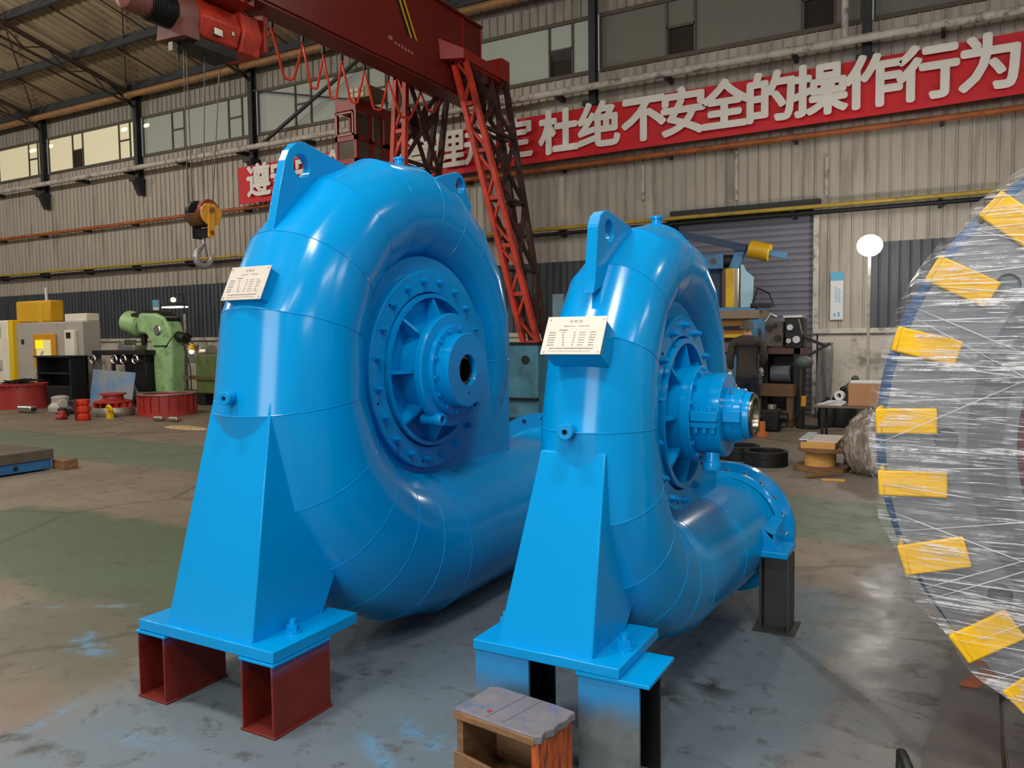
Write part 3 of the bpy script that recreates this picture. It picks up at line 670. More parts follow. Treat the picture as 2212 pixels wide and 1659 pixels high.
# ------------------------------------------------------------------ steel supports under the turbines
def box_block(x0, x1, label):
    t_ = thing('support_block', label, 'steel block', ((x0+x1)/2, 2.28, 0), group=None)
    y0, y1 = 2.122, 2.44
    obj('bottom_flange', MB().box(x0-.008, x1+.008, y0-.004, y1+.004, 0, .010), OXIDE, t_, bev=.002)
    obj('top_flange', MB().box(x0-.008, x1+.008, y0-.004, y1+.004, .286, .297), BLUE, t_, bev=.002)
    obj('side_plate', MB().box(x0, x0+.008, y0, y1, .010, .286), OXSPRAY, t_); obj('side_plate', MB().box(x1-.009, x1, y0, y1, .010, .286), OXSPRAY, t_)
    obj('web_plate', MB().box(x1-.034, x1-.026, y0+.10, y1, .010, .286), OXIDE, t_)
def sprayed(name, base, zt, blue=(20, 120, 190), span=.07, k=.8):
    t = NT(name); p = t.coord('world'); z = t.node('ShaderNodeSeparateXYZ', i0=p).outputs[2]
    n = t.noise(p, 5, 3); n2 = t.noise(p, 14, 4)
    f = t.math('MULTIPLY', t.ramp(t.math('ADD', z, t.math('MULTIPLY', n, span*.9)), zt-span*.6, zt+span*.6), k)
    c = t.mix(t.ramp(n2, .3, .7), tuple(v*.85 for v in lin(base)), tuple(v*1.15 for v in lin(base)))
    t.l.new(t.mix(f, c, lin(blue)), t.b.inputs['Base Color']); t.b.inputs['Roughness'].default_value = .5
    return t.m
OXSPRAY = sprayed('red_primer_with_blue_overspray', (112, 30, 20), .295, (60, 90, 150), .06, .75)
GRSPRAY = sprayed('grey_steel_with_blue_overspray', (96, 100, 102), .34, (0, 132, 196), .12, .85)
box_block(-3.055, -2.884, 'left red-brown steel block under the larger turbine')
box_block(-2.425, -2.252, 'right red-brown steel block under the larger turbine')
def h_post(x0, x1, y0, y1, z1, label, m, along='x', cap=None, foot=False):
    t_ = thing('support_post', label, 'steel post', ((x0+x1)/2, (y0+y1)/2, 0)); e = .012
    if along == 'x':
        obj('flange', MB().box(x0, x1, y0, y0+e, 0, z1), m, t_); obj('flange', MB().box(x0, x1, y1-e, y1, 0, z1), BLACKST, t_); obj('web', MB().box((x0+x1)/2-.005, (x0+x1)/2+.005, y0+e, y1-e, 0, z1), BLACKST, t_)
    else:
        obj('flange', MB().box(x0, x0+e, y0, y1, 0, z1), m, t_); obj('flange', MB().box(x1-e, x1, y0, y1, 0, z1), m, t_); obj('web', MB().box(x0+e, x1-e, (y0+y1)/2-.005, (y0+y1)/2+.005, 0, z1), m, t_)
    if cap: obj('cap_plate', MB().box(*cap), BLUE, t_, bev=.002)
    if foot: obj('foot_plate', MB().box(x0-.03, x1+.03, y0-.03, y1+.03, 0, .008), m, t_)
h_post(-1.505, -1.285, 2.40, 2.62, .402, 'left grey blue-sprayed steel post under the smaller turbine', GRSPRAY)
h_post(-1.092, -.872, 2.40, 2.62, .388, 'right grey blue-sprayed steel post under the smaller turbine', GRSPRAY, cap=(-1.10, -.835, 2.393, 2.66, .388, .4015))
h_post(-.845, -.695, 4.13, 4.29, .394, 'dark steel post under the flange end of the smaller turbine', mat('dark_grey_post_steel', (64, 64, 62), .55, .4, var=.15, dirt=(44, 42, 40)), along='y', foot=True)
# ------------------------------------------------------------------ wooden step box in front
t_ = thing('step_stool', 'wooden box stool with paint-spotted top and orange side, foreground', 'stool', (-1.22, 2.18, 0), math.radians(-7))
M4 = Matrix.Translation((-1.22, 2.18, 0)) @ Matrix.Rotation(math.radians(-7), 4, 'Z')
def lw(mb): return mb.rot(M4)
q = MB(); rows = []
out = [(-.175, -.10), (.02, -.107), (.15, -.104), (.168, -.09), (.160, -.06), (.172, -.03), (.166, 0), (.176, .04), (.168, .075), (.172, .10), (.1, .108), (-.14, .108), (-.172, .09), (-.168, .04), (-.174, -.04)]
obj('top_board', lw(MB().prism(out, 'z', .302, .330)), WOODG, t_, bev=.004, label='purple-grey worn top board')
RS = mat('red_paint_speck', (150, 50, 40), .7); obj('paint_speck', lw(MB().cyl((-.06, -.055, .330), (-.06, -.055, .3308), .010, n=9)), RS, t_)
for xx_ in (-.045, .02): obj('plank_gap', lw(MB().bar((xx_, -.09, .3302), (xx_+.02, .1, .3302), .003, .001)), mat('blue_grey_gap', (70, 84, 118), .8), t_)
obj('top_edge', lw(MB().box(-.172, .150, -.109, -.10, .298, .322)), WOODB, t_, bev=.003)
obj('side_board', lw(MB().box(.132, .160, -.098, .10, 0, .302)), WOODO, t_, bev=.003, label='orange-brown stained side board')
obj('side_board', lw(MB().box(-.165, -.140, -.098, .10, 0, .302)), WOODB, t_, bev=.003)
obj('back_board', lw(MB().box(-.14, .132, .085, .10, .02, .302)), WOODB, t_)
obj('front_board', lw(MB().prism([(-.168, .03), (.150, .03), (.150, .155), (-.05, .178), (-.168, .19)], 'y', -.112, -.098)), WOODB, t_, bev=.003)
# ------------------------------------------------------------------ plastic-wrapped wheel at right
wc = V(.855, 3.0, 1.185); wy = (0, 1, 0)
W_ = thing('wrapped_rotor', 'huge steel wheel wrapped in clear film with yellow pads', 'rotor', (wc.x, wc.y, 0))
hp = MB(); nh = 10
for i in range(nh):
    a0, a1 = 2*PI*(i-.5)/nh, 2*PI*(i+.5)/nh; am = (a0+a1)/2
    poly = [(wc.x+math.cos(a0+(a1-a0)*k/6)*.66, wc.z+math.sin(a0+(a1-a0)*k/6)*.66) for k in range(6, -1, -1)]+[(wc.x+math.cos(a0+(a1-a0)*k/6)*1.045, wc.z+math.sin(a0+(a1-a0)*k/6)*1.045) for k in range(7)]
    hp.holed(poly, (wc.x+math.cos(am)*.86, wc.z+math.sin(am)*.86), .036, 'y', 2.99, 3.03, 20, wall=False)
hp.lathe([(1.045, -.01), (1.045, .03), (.66, .03)], wc, wy, 96)
obj('front_disc', hp, GREYD, W_)
obj('recess_ring', MB().lathe([(.80, -.012), (.80, -.018), (.70, -.018), (.70, -.012)], wc, wy, 96), mat('dull_grey_steel', (92, 94, 98), .45, .3), W_)
obj('maroon_hub', MB().lathe([(.66, .03), (.66, -.02), (.62, -.03), (.30, -.045), (0, -.045)], wc, wy, 72), MARO, W_, label='maroon painted hub disc')
obj('blue_rim', MB().lathe([(1.0, .03), (1.04, .06), (1.076, .16), (1.088, .18), (1.088, .26), (1.0, .26), (0, .26)], wc, wy, 96), mat('dull_blue_rim_paint', (62, 96, 136), .4), W_, label='dull blue rear rim')
for i, (px, pz) in enumerate(((.091, 1.847), (-.021, 1.694), (-.109, 1.524), (-.136, 1.31), (-.141, 1.148), (-.088, .948), (.049, .741), (.16, .62))+tuple((wc.x*2.3/3+.81*math.cos(g), 1.55+(wc.z-1.55)*2.3/3+.81*math.sin(g)) for g in [-1.85+.232*k for k in range(17)])):
    px, pz = px*3.0/2.3, 1.55+(pz-1.55)*3.0/2.3
    a = math.atan2(pz-wc.z, px-wc.x); a2 = a+random.uniform(-.06, .06)+.10*(1 if pz > wc.z else -1)
    L, wd_ = random.uniform(.17, .20), random.uniform(.085, .105)
    R4 = Matrix.Translation((wc.x+math.cos(a)*1.06, 0, wc.z+math.sin(a)*1.06)) @ Matrix.Rotation(-a2, 4, 'Y')
    q = MB().box(-L, .0, 2.966, 2.986, -wd_/2, wd_/2).box(-.005, .016, 2.966, 3.12, -wd_/2, wd_/2)
    q.rot(R4); obj('foam_pad', q, FOAM, W_, bev=.006)
def film_material():
    t = NT('clear_stretch_film'); t.n.remove(t.b); p = t.coord('world')
    def rotated(ang, sc):
        x = t.n.new('ShaderNodeMapping'); x.inputs['Rotation'].default_value = (0, ang, 0); x.inputs['Scale'].default_value = sc; t.l.new(p, x.inputs['Vector']); return x.outputs['Vector']
    a = t.noise(rotated(.06, (1.6, 1, 26)), 1.5, 5, .65); b = t.noise(rotated(.6, (1.1, 1, 24)), 1.7, 4, .6); c = t.noise(rotated(-.5, (1.2, 1, 22)), 1.5, 4, .6)
    d = t.noise(rotated(.02, (3.5, 1, 70)), 2.0, 5, .7); e = t.noise(rotated(.95, (1.0, 1, 30)), 1.6, 4, .6); big = t.noise(p, 2.2, 3)
    st = t.math('MAXIMUM', t.math('MAXIMUM', t.ramp(a, .53, .68), t.ramp(d, .56, .68)), t.math('MAXIMUM', t.math('MAXIMUM', t.ramp(b, .55, .68), t.ramp(e, .57, .69)), t.ramp(c, .55, .68)))
    brk = t.noise(rotated(.05, (9, 1, 16)), 1.3, 4, .7)
    st = t.math('MULTIPLY', t.math('MULTIPLY', st, t.ramp(big, .3, .6, .4, 1)), t.ramp(brk, .38, .60, .15, 1))
    fac = t.math('MULTIPLY_ADD', st, .86, .06)  # white streaks painted in: film folds together with their highlights
    bp = t.node('ShaderNodeBump'); bp.inputs['Strength'].default_value = .8; bp.inputs['Distance'].default_value = .03
    t.l.new(t.math('ADD', a, t.math('ADD', b, c)), bp.inputs['Height'])
    tr = t.n.new('ShaderNodeBsdfTransparent'); gl = t.n.new('ShaderNodeBsdfPrincipled')
    gl.inputs['Base Color'].default_value = (.82, .82, .84, 1); gl.inputs['Roughness'].default_value = .16; gl.inputs['Specular IOR Level'].default_value = .9
    t.l.new(bp.outputs[0], gl.inputs['Normal'])
    mx = t.n.new('ShaderNodeMixShader'); t.l.new(fac, mx.inputs[0]); t.l.new(tr.outputs[0], mx.inputs[1]); t.l.new(gl.outputs[0], mx.inputs[2])
    t.l.new(mx.outputs[0], t.out.inputs['Surface']); return t.m
FILM = film_material()
rows = []; rnd = random.Random(11); NR, NA = 22, 150
ph = [rnd.uniform(0, 6.28) for _ in range(8)]
for i in range(NR+5):
    ring = []
    for k in range(NA):
        a = 2*PI*k/NA; chord = .012*math.cos(a*24)   # film pulled straight between the pads
        if i <= NR: r = 1.085*i/NR; y = -.075+.045*(i/NR)**3; r_ = r+(chord if i > NR-3 else 0)
        else: j = i-NR; r_ = 1.085+.045*j/5+chord*(1-j/5); y = -.03+.30*j/5
        wv = .006*math.sin(7*a+ph[0]+r_*9)+.005*math.sin(13*a+ph[1]-r_*14)+.004*math.sin(r_*60+ph[2]+3*math.sin(a*2))
        ring.append((wc.x+math.cos(a)*r_, wc.y+y+(wv if i <= NR else 0), wc.z+math.sin(a)*r_))
    rows.append([V(*q) for q in ring])
obj('stretch_film', MB().loft(rows, cap=False), FILM, W_, sharp=80, label='clear wrinkled stretch film')
q = MB()   # thin bright tubes added for glints along the film's taut creases
for i in range(110):
    side = (1, 1, 0, 2, 1)[i % 5]; y0 = 2.905
    if side == 0: a0 = PI+rnd.uniform(-1.1, 1.1); x0 = V(wc.x+math.cos(a0)*1.06, 0, wc.z+math.sin(a0)*1.06); dr = V(1, 0, rnd.uniform(-.12, .10)); L = rnd.uniform(.2, .6)
    elif side == 1: x0 = V(rnd.uniform(-.1, .5), 0, rnd.uniform(.5, 1.9)); dr = V(1, 0, rnd.uniform(-.05, .05)); L = rnd.uniform(.04, .16)
    else: a0 = PI+rnd.uniform(-1.1, 1.1); x0 = V(wc.x+math.cos(a0)*1.06, 0, wc.z+math.sin(a0)*1.06); dr = V(.8, 0, -.55*math.sin(a0-PI)*-1+rnd.uniform(-.3, .3)*1.5); L = rnd.uniform(.3, .8)
    dr.normalize(); pts = []
    for k in range(6):
        p = x0+dr*(L*k/5); rr_ = math.hypot(p.x-wc.x, p.z-wc.z)/1.085
        if rr_ > 1: continue
        pts.append(V(p.x, wc.y-.079+.045*rr_**3-.007, p.z))
    if len(pts) > 2: q.tube(pts, [.0003]+[rnd.uniform(.0008, .0022) for _ in pts[1:-1]]+[.0003], 4)
CREASE_GLINT = NT('film_crease_glint'); CREASE_GLINT.n.remove(CREASE_GLINT.b)
_tr = CREASE_GLINT.n.new('ShaderNodeBsdfTransparent'); _gl = CREASE_GLINT.n.new('ShaderNodeBsdfPrincipled'); _gl.inputs['Base Color'].default_value = (.8, .8, .82, 1); _gl.inputs['Roughness'].default_value = .12
_mx = CREASE_GLINT.n.new('ShaderNodeMixShader'); _mx.inputs[0].default_value = .62
for a_, b_ in ((_tr.outputs[0], _mx.inputs[1]), (_gl.outputs[0], _mx.inputs[2]), (_mx.outputs[0], CREASE_GLINT.out.inputs['Surface'])): CREASE_GLINT.l.new(a_, b_)
o = obj('film_crease_glint', q, CREASE_GLINT.m, W_); o['kind'] = 'stuff'
# what the wheel stands on
t_ = thing('steel_beam', 'grey steel beam lying on the floor under the wrapped wheel', 'beam', (.07, 3.6, 0))
bx = lambda z0, z1, a, b: MB().hexa([V(-.09+a, 2.7, z0), V(.17-a, 2.7, z0), V(.225-a, 4.35, z0), V(.06+a, 4.35, z0), V(-.09+a, 2.7, z1), V(.17-a, 2.7, z1), V(.225-a, 4.35, z1), V(.06+a, 4.35, z1)])
GB = mat('dusty_grey_beam', (104, 98, 96), .5, .3, var=.15, vs=2, dirt=(72, 62, 58), da=.7)
obj('bottom_flange', bx(0, .008, 0, 0), GB, t_); obj('top_flange', bx(.022, .03, 0, 0), GB, t_); obj('web', bx(.008, .022, .1, 0), GB, t_)
t_ = thing('timber_plank', 'dark brown plank under the wrapped wheel beside the beam', 'plank', (.8, 3.15, 0))
obj('plank', MB().box(.2, 1.4, 3.02, 3.26, 0, .035), WOODB, t_, bev=.006); obj('top_plate', MB().box(.205, 1.4, 3.05, 3.24, .035, .05), GB, t_)
t_ = thing('rusty_angle', 'rust-orange steel offcut lying on the grey beam', 'steel offcut', (.10, 3.85, .03))
RUST = mat('rust_orange_steel', (150, 84, 56), .7, .2, var=.2)
q = MB().prism([(.06, 3.78), (.20, 3.78), (.26, 3.98), (.14, 3.98)], 'z', .032, .04); obj('plate', q, RUST, t_)
obj('lip', MB().prism([(.13, 3.765), (.20, 3.765), (.26, 3.96), (.24, 3.98)], 'z', .03, .046), GB, t_); obj('offcut_end', MB().box(.13, .2, 4.06, 4.14, .03, .05), RUST, t_)
pts = [V(-.10+.0*i, 2.82, 0) for i in range(1)]
hose = []
for i in range(26):
    f = i/25; hose.append(V(-.118+.14*max(0, f-.32)*1.2, 2.88-.40*max(0, f-.3)**1.1+.02*math.sin(f*5), .012+.105*math.sin(PI*min(1, f/.62))**.8 if f < .62 else .012))
tag(obj('corrugated_hose', MB().tube(hose, [.016+(.002 if i % 2 else 0) for i in range(26)], 12), RUBBER), 'black corrugated hose looped on the floor at bottom right', 'hose')

# ------------------------------------------------------------------ gantry crane
C = thing('gantry_crane', 'big red gantry crane girder with lattice legs over the turbines', 'crane', (-8.2, 12.6, 0))
g = obj('girder', MB().box(-8.45, -8.0, -6, 13.3, 6.02, 7.42).box(-8.52, -7.94, -6, 13.3, 7.42, 7.46).box(-8.42, -8.03, -6, 13.25, 5.98, 6.02), mat('dark_red_girder_paint', (104, 24, 17), .42, var=.1, vs=.6, dirt=(80, 18, 14), da=.6, ds=.8), C, bev=.004)
obj('end_seam', MB().box(-8.0, -7.985, 12.62, 12.66, 6.5, 7.42).box(-8.0, -7.985, 13.26, 13.3, 6.02, 7.42), RED, g)
WARN = mat('warning_yellow', (206, 150, 24), .5); WBLK = mat('warning_black', (20, 14, 12), .5)
def slant(y0, w, m, nm): obj(nm, MB().add([(-7.994, y0, 7.42), (-7.994, y0+w, 7.42), (-7.994, y0+w+.52, 6.55), (-7.994, y0+.52, 6.55), (-8.0, y0, 7.42), (-8.0, y0+w, 7.42), (-8.0, y0+w+.52, 6.55), (-8.0, y0+.52, 6.55)], [(0, 1, 2, 3), (0, 4, 5, 1), (2, 6, 7, 3), (1, 5, 6, 2), (0, 3, 7, 4)]), m, g)
slant(10.42, .07, WBLK, 'warning_stripe'); slant(10.50, .05, WARN, 'warning_stripe'); slant(10.56, .07, WBLK, 'warning_stripe'); slant(10.64, .05, WARN, 'warning_stripe')
FMK = mat('faded_mark_paint', (150, 96, 92), .6)
obj('faded_mark', MB().box(-8.0, -7.993, 10.42, 10.52, 6.34, 6.40), FMK, g)
for i in range(6): obj('faded_mark', MB().box(-8.0, -7.993, 10.58+i*.09, 10.63+i*.09, 6.30-i*.004, 6.35-i*.004), FMK, g)
obj('leg_bracket', MB().hexa([V(-8.0, 11.9, 6.45), V(-7.6, 12.05, 6.45), V(-7.6, 13.7, 6.45), V(-8.0, 13.7, 6.45), V(-8.0, 11.85, 6.80), V(-7.6, 12.05, 6.62), V(-7.6, 13.7, 6.62), V(-8.0, 13.7, 6.80)]), RED, C, bev=.004)
obj('end_box', MB().box(-8.16, -7.7, 13.58, 13.9, 6.32, 6.92), RED, C, bev=.01)
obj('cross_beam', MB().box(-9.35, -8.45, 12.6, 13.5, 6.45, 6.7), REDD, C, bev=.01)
def lattice(top, bot, w, name_l):
    """leg box: near chords at y=12.2, far chords taper inwards. top/bot=(x, yfar, z)"""
    (xt, yt, zt), (xb, yb, zb) = top, bot; yn = 12.2; wt, wb = w
    def P(side, far, f):
        x = xt+(xb-xt)*f + (wt+(wb-wt)*f)*side; y = (yt+(yb-yt)*f) if far else yn; return V(x, y, zt+(zb-zt)*f)
    leg = None
    q = MB()
    for s_ in (0, 1): q.bar(P(s_, 0, 0), P(s_, 0, 1), .085, .10, (0, 1, 0))
    leg = obj('leg_front_frame', q, REDB, C)
    nl = 6; q = MB()
    for k in range(nl+1):
        f = k/nl; q.bar(P(0, 0, f), P(1, 0, f), .07, .06, (0, 1, 0))
        if k < nl:
            q.bar(P(k % 2, 0, f), P(1-k % 2, 0, f+.5/nl), .045, .05, (0, 1, 0)); q.bar(P(1-k % 2, 0, f+.5/nl), P(k % 2, 0, f+1/nl), .045, .05, (0, 1, 0))
    obj('lacing', q, REDB, leg)
    q = MB()
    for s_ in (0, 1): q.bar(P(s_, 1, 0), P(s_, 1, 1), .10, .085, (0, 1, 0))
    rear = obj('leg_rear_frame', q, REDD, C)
    q = MB()
    for s_ in (0, 1):
        for k in range(4):
            f0, f1 = k/4, (k+1)/4
            q.bar(P(s_, 0, f0), P(s_, 1, f1), .05, .07, (1, 0, 0)); q.bar(P(s_, 1, f0), P(s_, 0, f1), .05, .07, (1, 0, 0))
            q.bar(P(s_, 0, f0), P(s_, 1, f0), .05, .08, (1, 0, 0))
            c_ = (P(s_, 0, f0)+P(s_, 1, f1)+P(s_, 1, f0)+P(s_, 0, f1))/4; d_ = .5*(P(s_, 1, f0)-P(s_, 0, f0)).length
            q.prism([(c_.y-.28*d_, c_.z), (c_.y, c_.z-.5*d_), (c_.y+.28*d_, c_.z), (c_.y, c_.z+.5*d_)], 'x', c_.x-.02, c_.x+.02)
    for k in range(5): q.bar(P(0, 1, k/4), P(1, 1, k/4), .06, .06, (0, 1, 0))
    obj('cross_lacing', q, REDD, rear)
    q = MB().hexa([P(0, 0, 0)+V(-.03, -.05, 0), P(1, 0, 0)+V(.03, -.05, 0), P(1, 1, 0)+V(.03, .05, 0), P(0, 1, 0)+V(-.03, .05, 0), P(0, 0, 0)+V(-.03, -.05, -.14), P(1, 0, 0)+V(.03, -.05, -.14), P(1, 1, 0)+V(.03, .05, -.14), P(0, 1, 0)+V(-.03, .05, -.14)])
    obj('leg_head', q, RED, C)
lattice((-7.93, 13.65, 6.55), (-6.55, 12.52, 1.42), (.25, .28), 'right')
lattice((-9.20, 13.6, 6.50), (-9.68, 12.6, .0), (.22, .42), 'left')
# driver's cab
cab = obj('cab_roof', MB().box(-10.72, -10.20, 12.2, 13.4, 5.98, 6.20), RED, C, bev=.01); obj('cab_floor', MB().box(-10.72, -10.20, 12.2, 13.4, 4.2, 4.3), RED, C, bev=.01)
q = MB()
for x in (-10.70, -10.22):
    for y in (12.22, 12.62, 12.70, 13.38): q.box(x-.03, x+.03, y-.03, y+.03, 4.3, 6.0)
for z in (5.45, 5.0): q.box(-10.73, -10.19, 12.19, 12.25, z-.05, z+.05).box(-10.25, -10.19, 12.2, 13.4, z-.05, z+.05).box(-10.73, -10.67, 12.2, 13.4, z-.05, z+.05)
q.box(-10.25, -10.19, 13.0, 13.4, 4.3, 6.0).box(-10.70, -10.2, 13.36, 13.4, 4.3, 6.0)
obj('cab_frame', q, RED, C)
CABG = mat('dusty_cab_glass', (96, 84, 74), .2, var=.1)
obj('cab_glass', MB().box(-10.68, -10.24, 12.21, 12.22, 4.3, 5.42), CABG, C); obj('cab_glass', MB().box(-10.215, -10.21, 12.25, 12.6, 4.3, 5.95).box(-10.215, -10.21, 12.72, 13.0, 4.3, 5.95), CABG, C)
q = MB(); PT = mat('pale_red_trim', (176, 130, 120), .5)
for a in ((-10.69, -10.25, 5.50, 5.53), (-10.69, -10.25, 5.92, 5.95)): q.box(a[0], a[1], 12.17, 12.19, a[2], a[3])
for x in (-10.69, -10.28): q.box(x, x+.03, 12.17, 12.19, 5.5, 5.95)
obj('window_trim', q, PT, C)
for y in (12.68, 13.02): obj('window_trim', MB().box(-10.19, -10.17, y, y+.03, 5.45, 5.95), PT, C)
ac = thing('cab_lamp_box', 'beige slatted box on roof of the red crane cab', 'box', (-10.15, 12.4, 6.2))
obj('case', MB().box(-10.40, -9.9, 12.25, 12.8, 6.2, 6.42), mat('beige_box_paint', (150, 134, 104), .6), ac, bev=.006)
q = MB()
for i in range(3):
    for j in range(2): q.box(-10.38+i*.13, -10.28+i*.13, 12.235, 12.25, 6.22+j*.1, 6.30+j*.1)
obj('louvre', q, mat('cream_louvre', (196, 182, 146), .5), ac)
# festoon cable
F_ = thing('festoon_cable', 'orange-red festoon cable hanging in loops beside the crane girder', 'cable', (-8.9, 8.4, 6.1))
FC = mat('orange_red_cable', (255, 74, 44), .4, var=.1)
hang = [(8.0, 5.95), (8.78, 6.16), (9.42, 6.14), (9.88, 6.10), (10.32, 6.13), (10.90, 6.14), (11.56, 6.15), (12.55, 6.2), (13.2, 6.2)]; pts = []
for (y0, z0), (y1, z1), dp in zip(hang, hang[1:], (.42, .66, .62, .66, .62, .6, .58, .3)):
    for k in range(16):
        u = k/16; s_ = 1-abs(2*u-1)**3.2; pts.append(V(-8.9+.02*math.sin(k*.8), y0+(y1-y0)*(u+.06*math.sin(2*PI*u)), z0+(z1-z0)*u-dp*s_))
pts.append(V(-8.9, 13.2, 6.2))
q = MB().tube(pts, .020, 8); obj('flat_cable', q, FC, F_)
obj('track_wire', MB().cyl((-8.9, 7.6, 6.25), (-8.9, 13.4, 6.25), .006, n=6), BLACKST, F_)
for y, z in hang[1:-1]: obj('hanger', MB().box(-8.92, -8.88, y-.02, y+.02, z, 6.27).cyl((-8.93, y, 6.26), (-8.87, y, 6.26), .03, n=10), BLACKST, F_)
# hoist
H = thing('electric_hoist', 'red electric hoist with dark finned motor under crane girder', 'hoist', (-8.55, 7.2, 5.3))
hx, hz = -8.55, 5.60
obj('motor', MB().lathe([(0, -1.22), (.10, -1.22), (.15, -1.19), (.17, -1.1), (.17, -.92)], (hx, 7.3, hz), (0, 1, 0), 28), mat('dusty_pink_motor', (128, 76, 68), .55, var=.2, vs=4, dirt=(70, 48, 44)), H)
q = MB()
for i in range(12): q.lathe([(.15, -.92+i*.03), (.195, -.915+i*.03), (.195, -.90+i*.03), (.15, -.895+i*.03)], (hx, 7.3, hz), (0, 1, 0), 28)
q.cyl((hx, 6.36, hz), (hx, 6.8, hz), .16, n=28); obj('motor_fins', q, BLACK, H)
obj('fan_grille', MB().cyl((hx+.02, 6.06, hz), (hx+.02, 6.085, hz), .055, n=16), BLACK, H)
obj('bell_housing', MB().lathe([(.18, -.56), (.22, -.52), (.29, -.40), (.30, -.36), (.0, -.36)], (hx, 7.3, hz), (0, 1, 0), 28), MATS['dusty_pink_motor'], H)
obj('bell_foot', MB().prism([(-8.8, 5.30), (-8.28, 5.28), (-8.3, 5.5), (-8.75, 5.5)], 'y', 6.72, 6.95), MATS['dusty_pink_motor'], H)
q = MB().lathe([(0, -.36), (.28, -.36), (.31, -.32), (.31, .28), (.28, .32), (0, .32)], (hx, 7.3, hz), (0, 1, 0), 8)
obj('drum_housing', q, REDB, H, bev=.02, sharp=20)
obj('gear_case', MB().prism([(-8.86, 5.36), (-8.30, 5.34), (-8.22, 5.6), (-8.3, 5.88), (-8.8, 5.9)], 'y', 7.62, 7.95), REDB, H, bev=.02)
obj('end_plate', MB().box(-8.95, -8.2, 7.95, 8.02, 5.42, 5.93), RED, H, bev=.01)
obj('rope_guide', MB().box(-8.78, -8.34, 6.85, 7.6, 5.24, 5.36), BLACKST, H); obj('trolley_frame', MB().box(-8.75, -8.0, 6.9, 7.6, 5.86, 5.965).box(-8.56, -8.52, 6.9, 7.6, 5.7, 5.9), RED, H)
for y in (7.0, 7.5):
    for s_ in (-8.50, -7.97): obj('trolley_wheel', MB().cyl((s_-.03, y, 5.93), (s_+.03, y, 5.93), .045, n=16), DARKST, H)
obj('limit_switch', MB().box(-8.58, -8.50, 6.72, 6.78, 5.14, 5.24), STEEL, H); obj('limit_rod', MB().cyl((hx, 6.84, 5.28), (hx, 6.84, 5.05), .012, n=8), BLACKST, H)
obj('control_box', MB().box(-8.35, -8.24, 7.15, 7.28, 5.42, 5.50).box(-8.3, -8.26, 7.45, 7.49, 5.5, 5.55), STEEL, H)
HB = thing('hook_block', 'yellow hook block with red sheave and grey steel hook', 'crane hook', (-8.55, 7.12, 2.5))
for (ya, za), (yb, zb) in (((6.92, 5.27), (6.90, 3.2)), ((6.96, 5.25), (6.97, 3.3)), ((7.25, 5.3), (7.20, 3.3)), ((7.50, 5.3), (7.33, 3.2))):
    obj('wire_rope', MB().cyl((-8.55, ya, za), (-8.55 if yb < 7.1 else -8.62, yb, zb), .007, n=6), ROPE, HB)
HY = mat('chipped_yellow_hook_paint', (214, 156, 40), .5, var=.1, dirt=(150, 96, 70), da=.7, ds=9)
HR_ = mat('rusty_red_sheave', (132, 56, 44), .6, var=.2, vs=9)
def disc(y, x0, x1, r, z=3.20): return MB().cyl((x0, y, z), (x1, y, z), r, n=28)
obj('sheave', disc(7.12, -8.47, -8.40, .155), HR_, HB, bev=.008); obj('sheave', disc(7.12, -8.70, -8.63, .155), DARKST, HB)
obj('guard', MB().prism([(7.12+.16*math.cos(a), 3.17+.16*math.sin(a)) for a in [PI+i*PI/14 for i in range(15)]]+[(7.28, 3.22), (7.18, 3.29), (7.03, 3.29), (6.96, 3.22)], 'x', -8.40, -8.37), HY, HB, bev=.004)
obj('guard', MB().prism([(7.12+.165*math.cos(a), 3.17+.165*math.sin(a)) for a in [PI+i*PI/14 for i in range(15)]], 'x', -8.69, -8.46), mat('shaded_brown_guard', (92, 62, 28), .5, var=.25, vs=8), HB, bev=.004)  # rear guard coloured brown for the shade it sits in
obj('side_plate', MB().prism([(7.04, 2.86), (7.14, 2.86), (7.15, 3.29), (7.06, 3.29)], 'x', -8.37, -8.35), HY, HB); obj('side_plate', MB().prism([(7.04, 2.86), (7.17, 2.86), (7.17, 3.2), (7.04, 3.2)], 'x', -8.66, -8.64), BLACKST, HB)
obj('axle', MB().cyl((-8.71, 7.10, 3.21), (-8.335, 7.10, 3.21), .035, n=16), mat('worn_axle', (132, 96, 66), .5, .4), HB); obj('pin', MB().cyl((-8.67, 7.09, 2.92), (-8.335, 7.09, 2.92), .028, n=14), HR_, HB)
obj('crosshead', MB().box(-8.64, -8.38, 7.05, 7.15, 2.87, 2.98), BLACKST, HB)
hk = [V(-8.53, 7.11, 2.9), V(-8.53, 7.11, 2.80), V(-8.53, 7.07, 2.74), V(-8.53, 7.0, 2.69), V(-8.53, 6.965, 2.61), V(-8.53, 6.99, 2.535), V(-8.53, 7.06, 2.495), V(-8.53, 7.14, 2.50), V(-8.53, 7.205, 2.55), V(-8.53, 7.235, 2.62), V(-8.53, 7.25, 2.68)]
obj('hook', MB().tube(hk, [.025, .026, .030, .036, .042, .046, .048, .044, .036, .026, .012], 14), mat('grey_hook_steel', (150, 148, 146), .4, .5, var=.1), HB, subsurf=1)
obj('latch', MB().bar((-8.53, 7.13, 2.80), (-8.53, 7.17, 2.62), .03, .012), STEEL, HB)

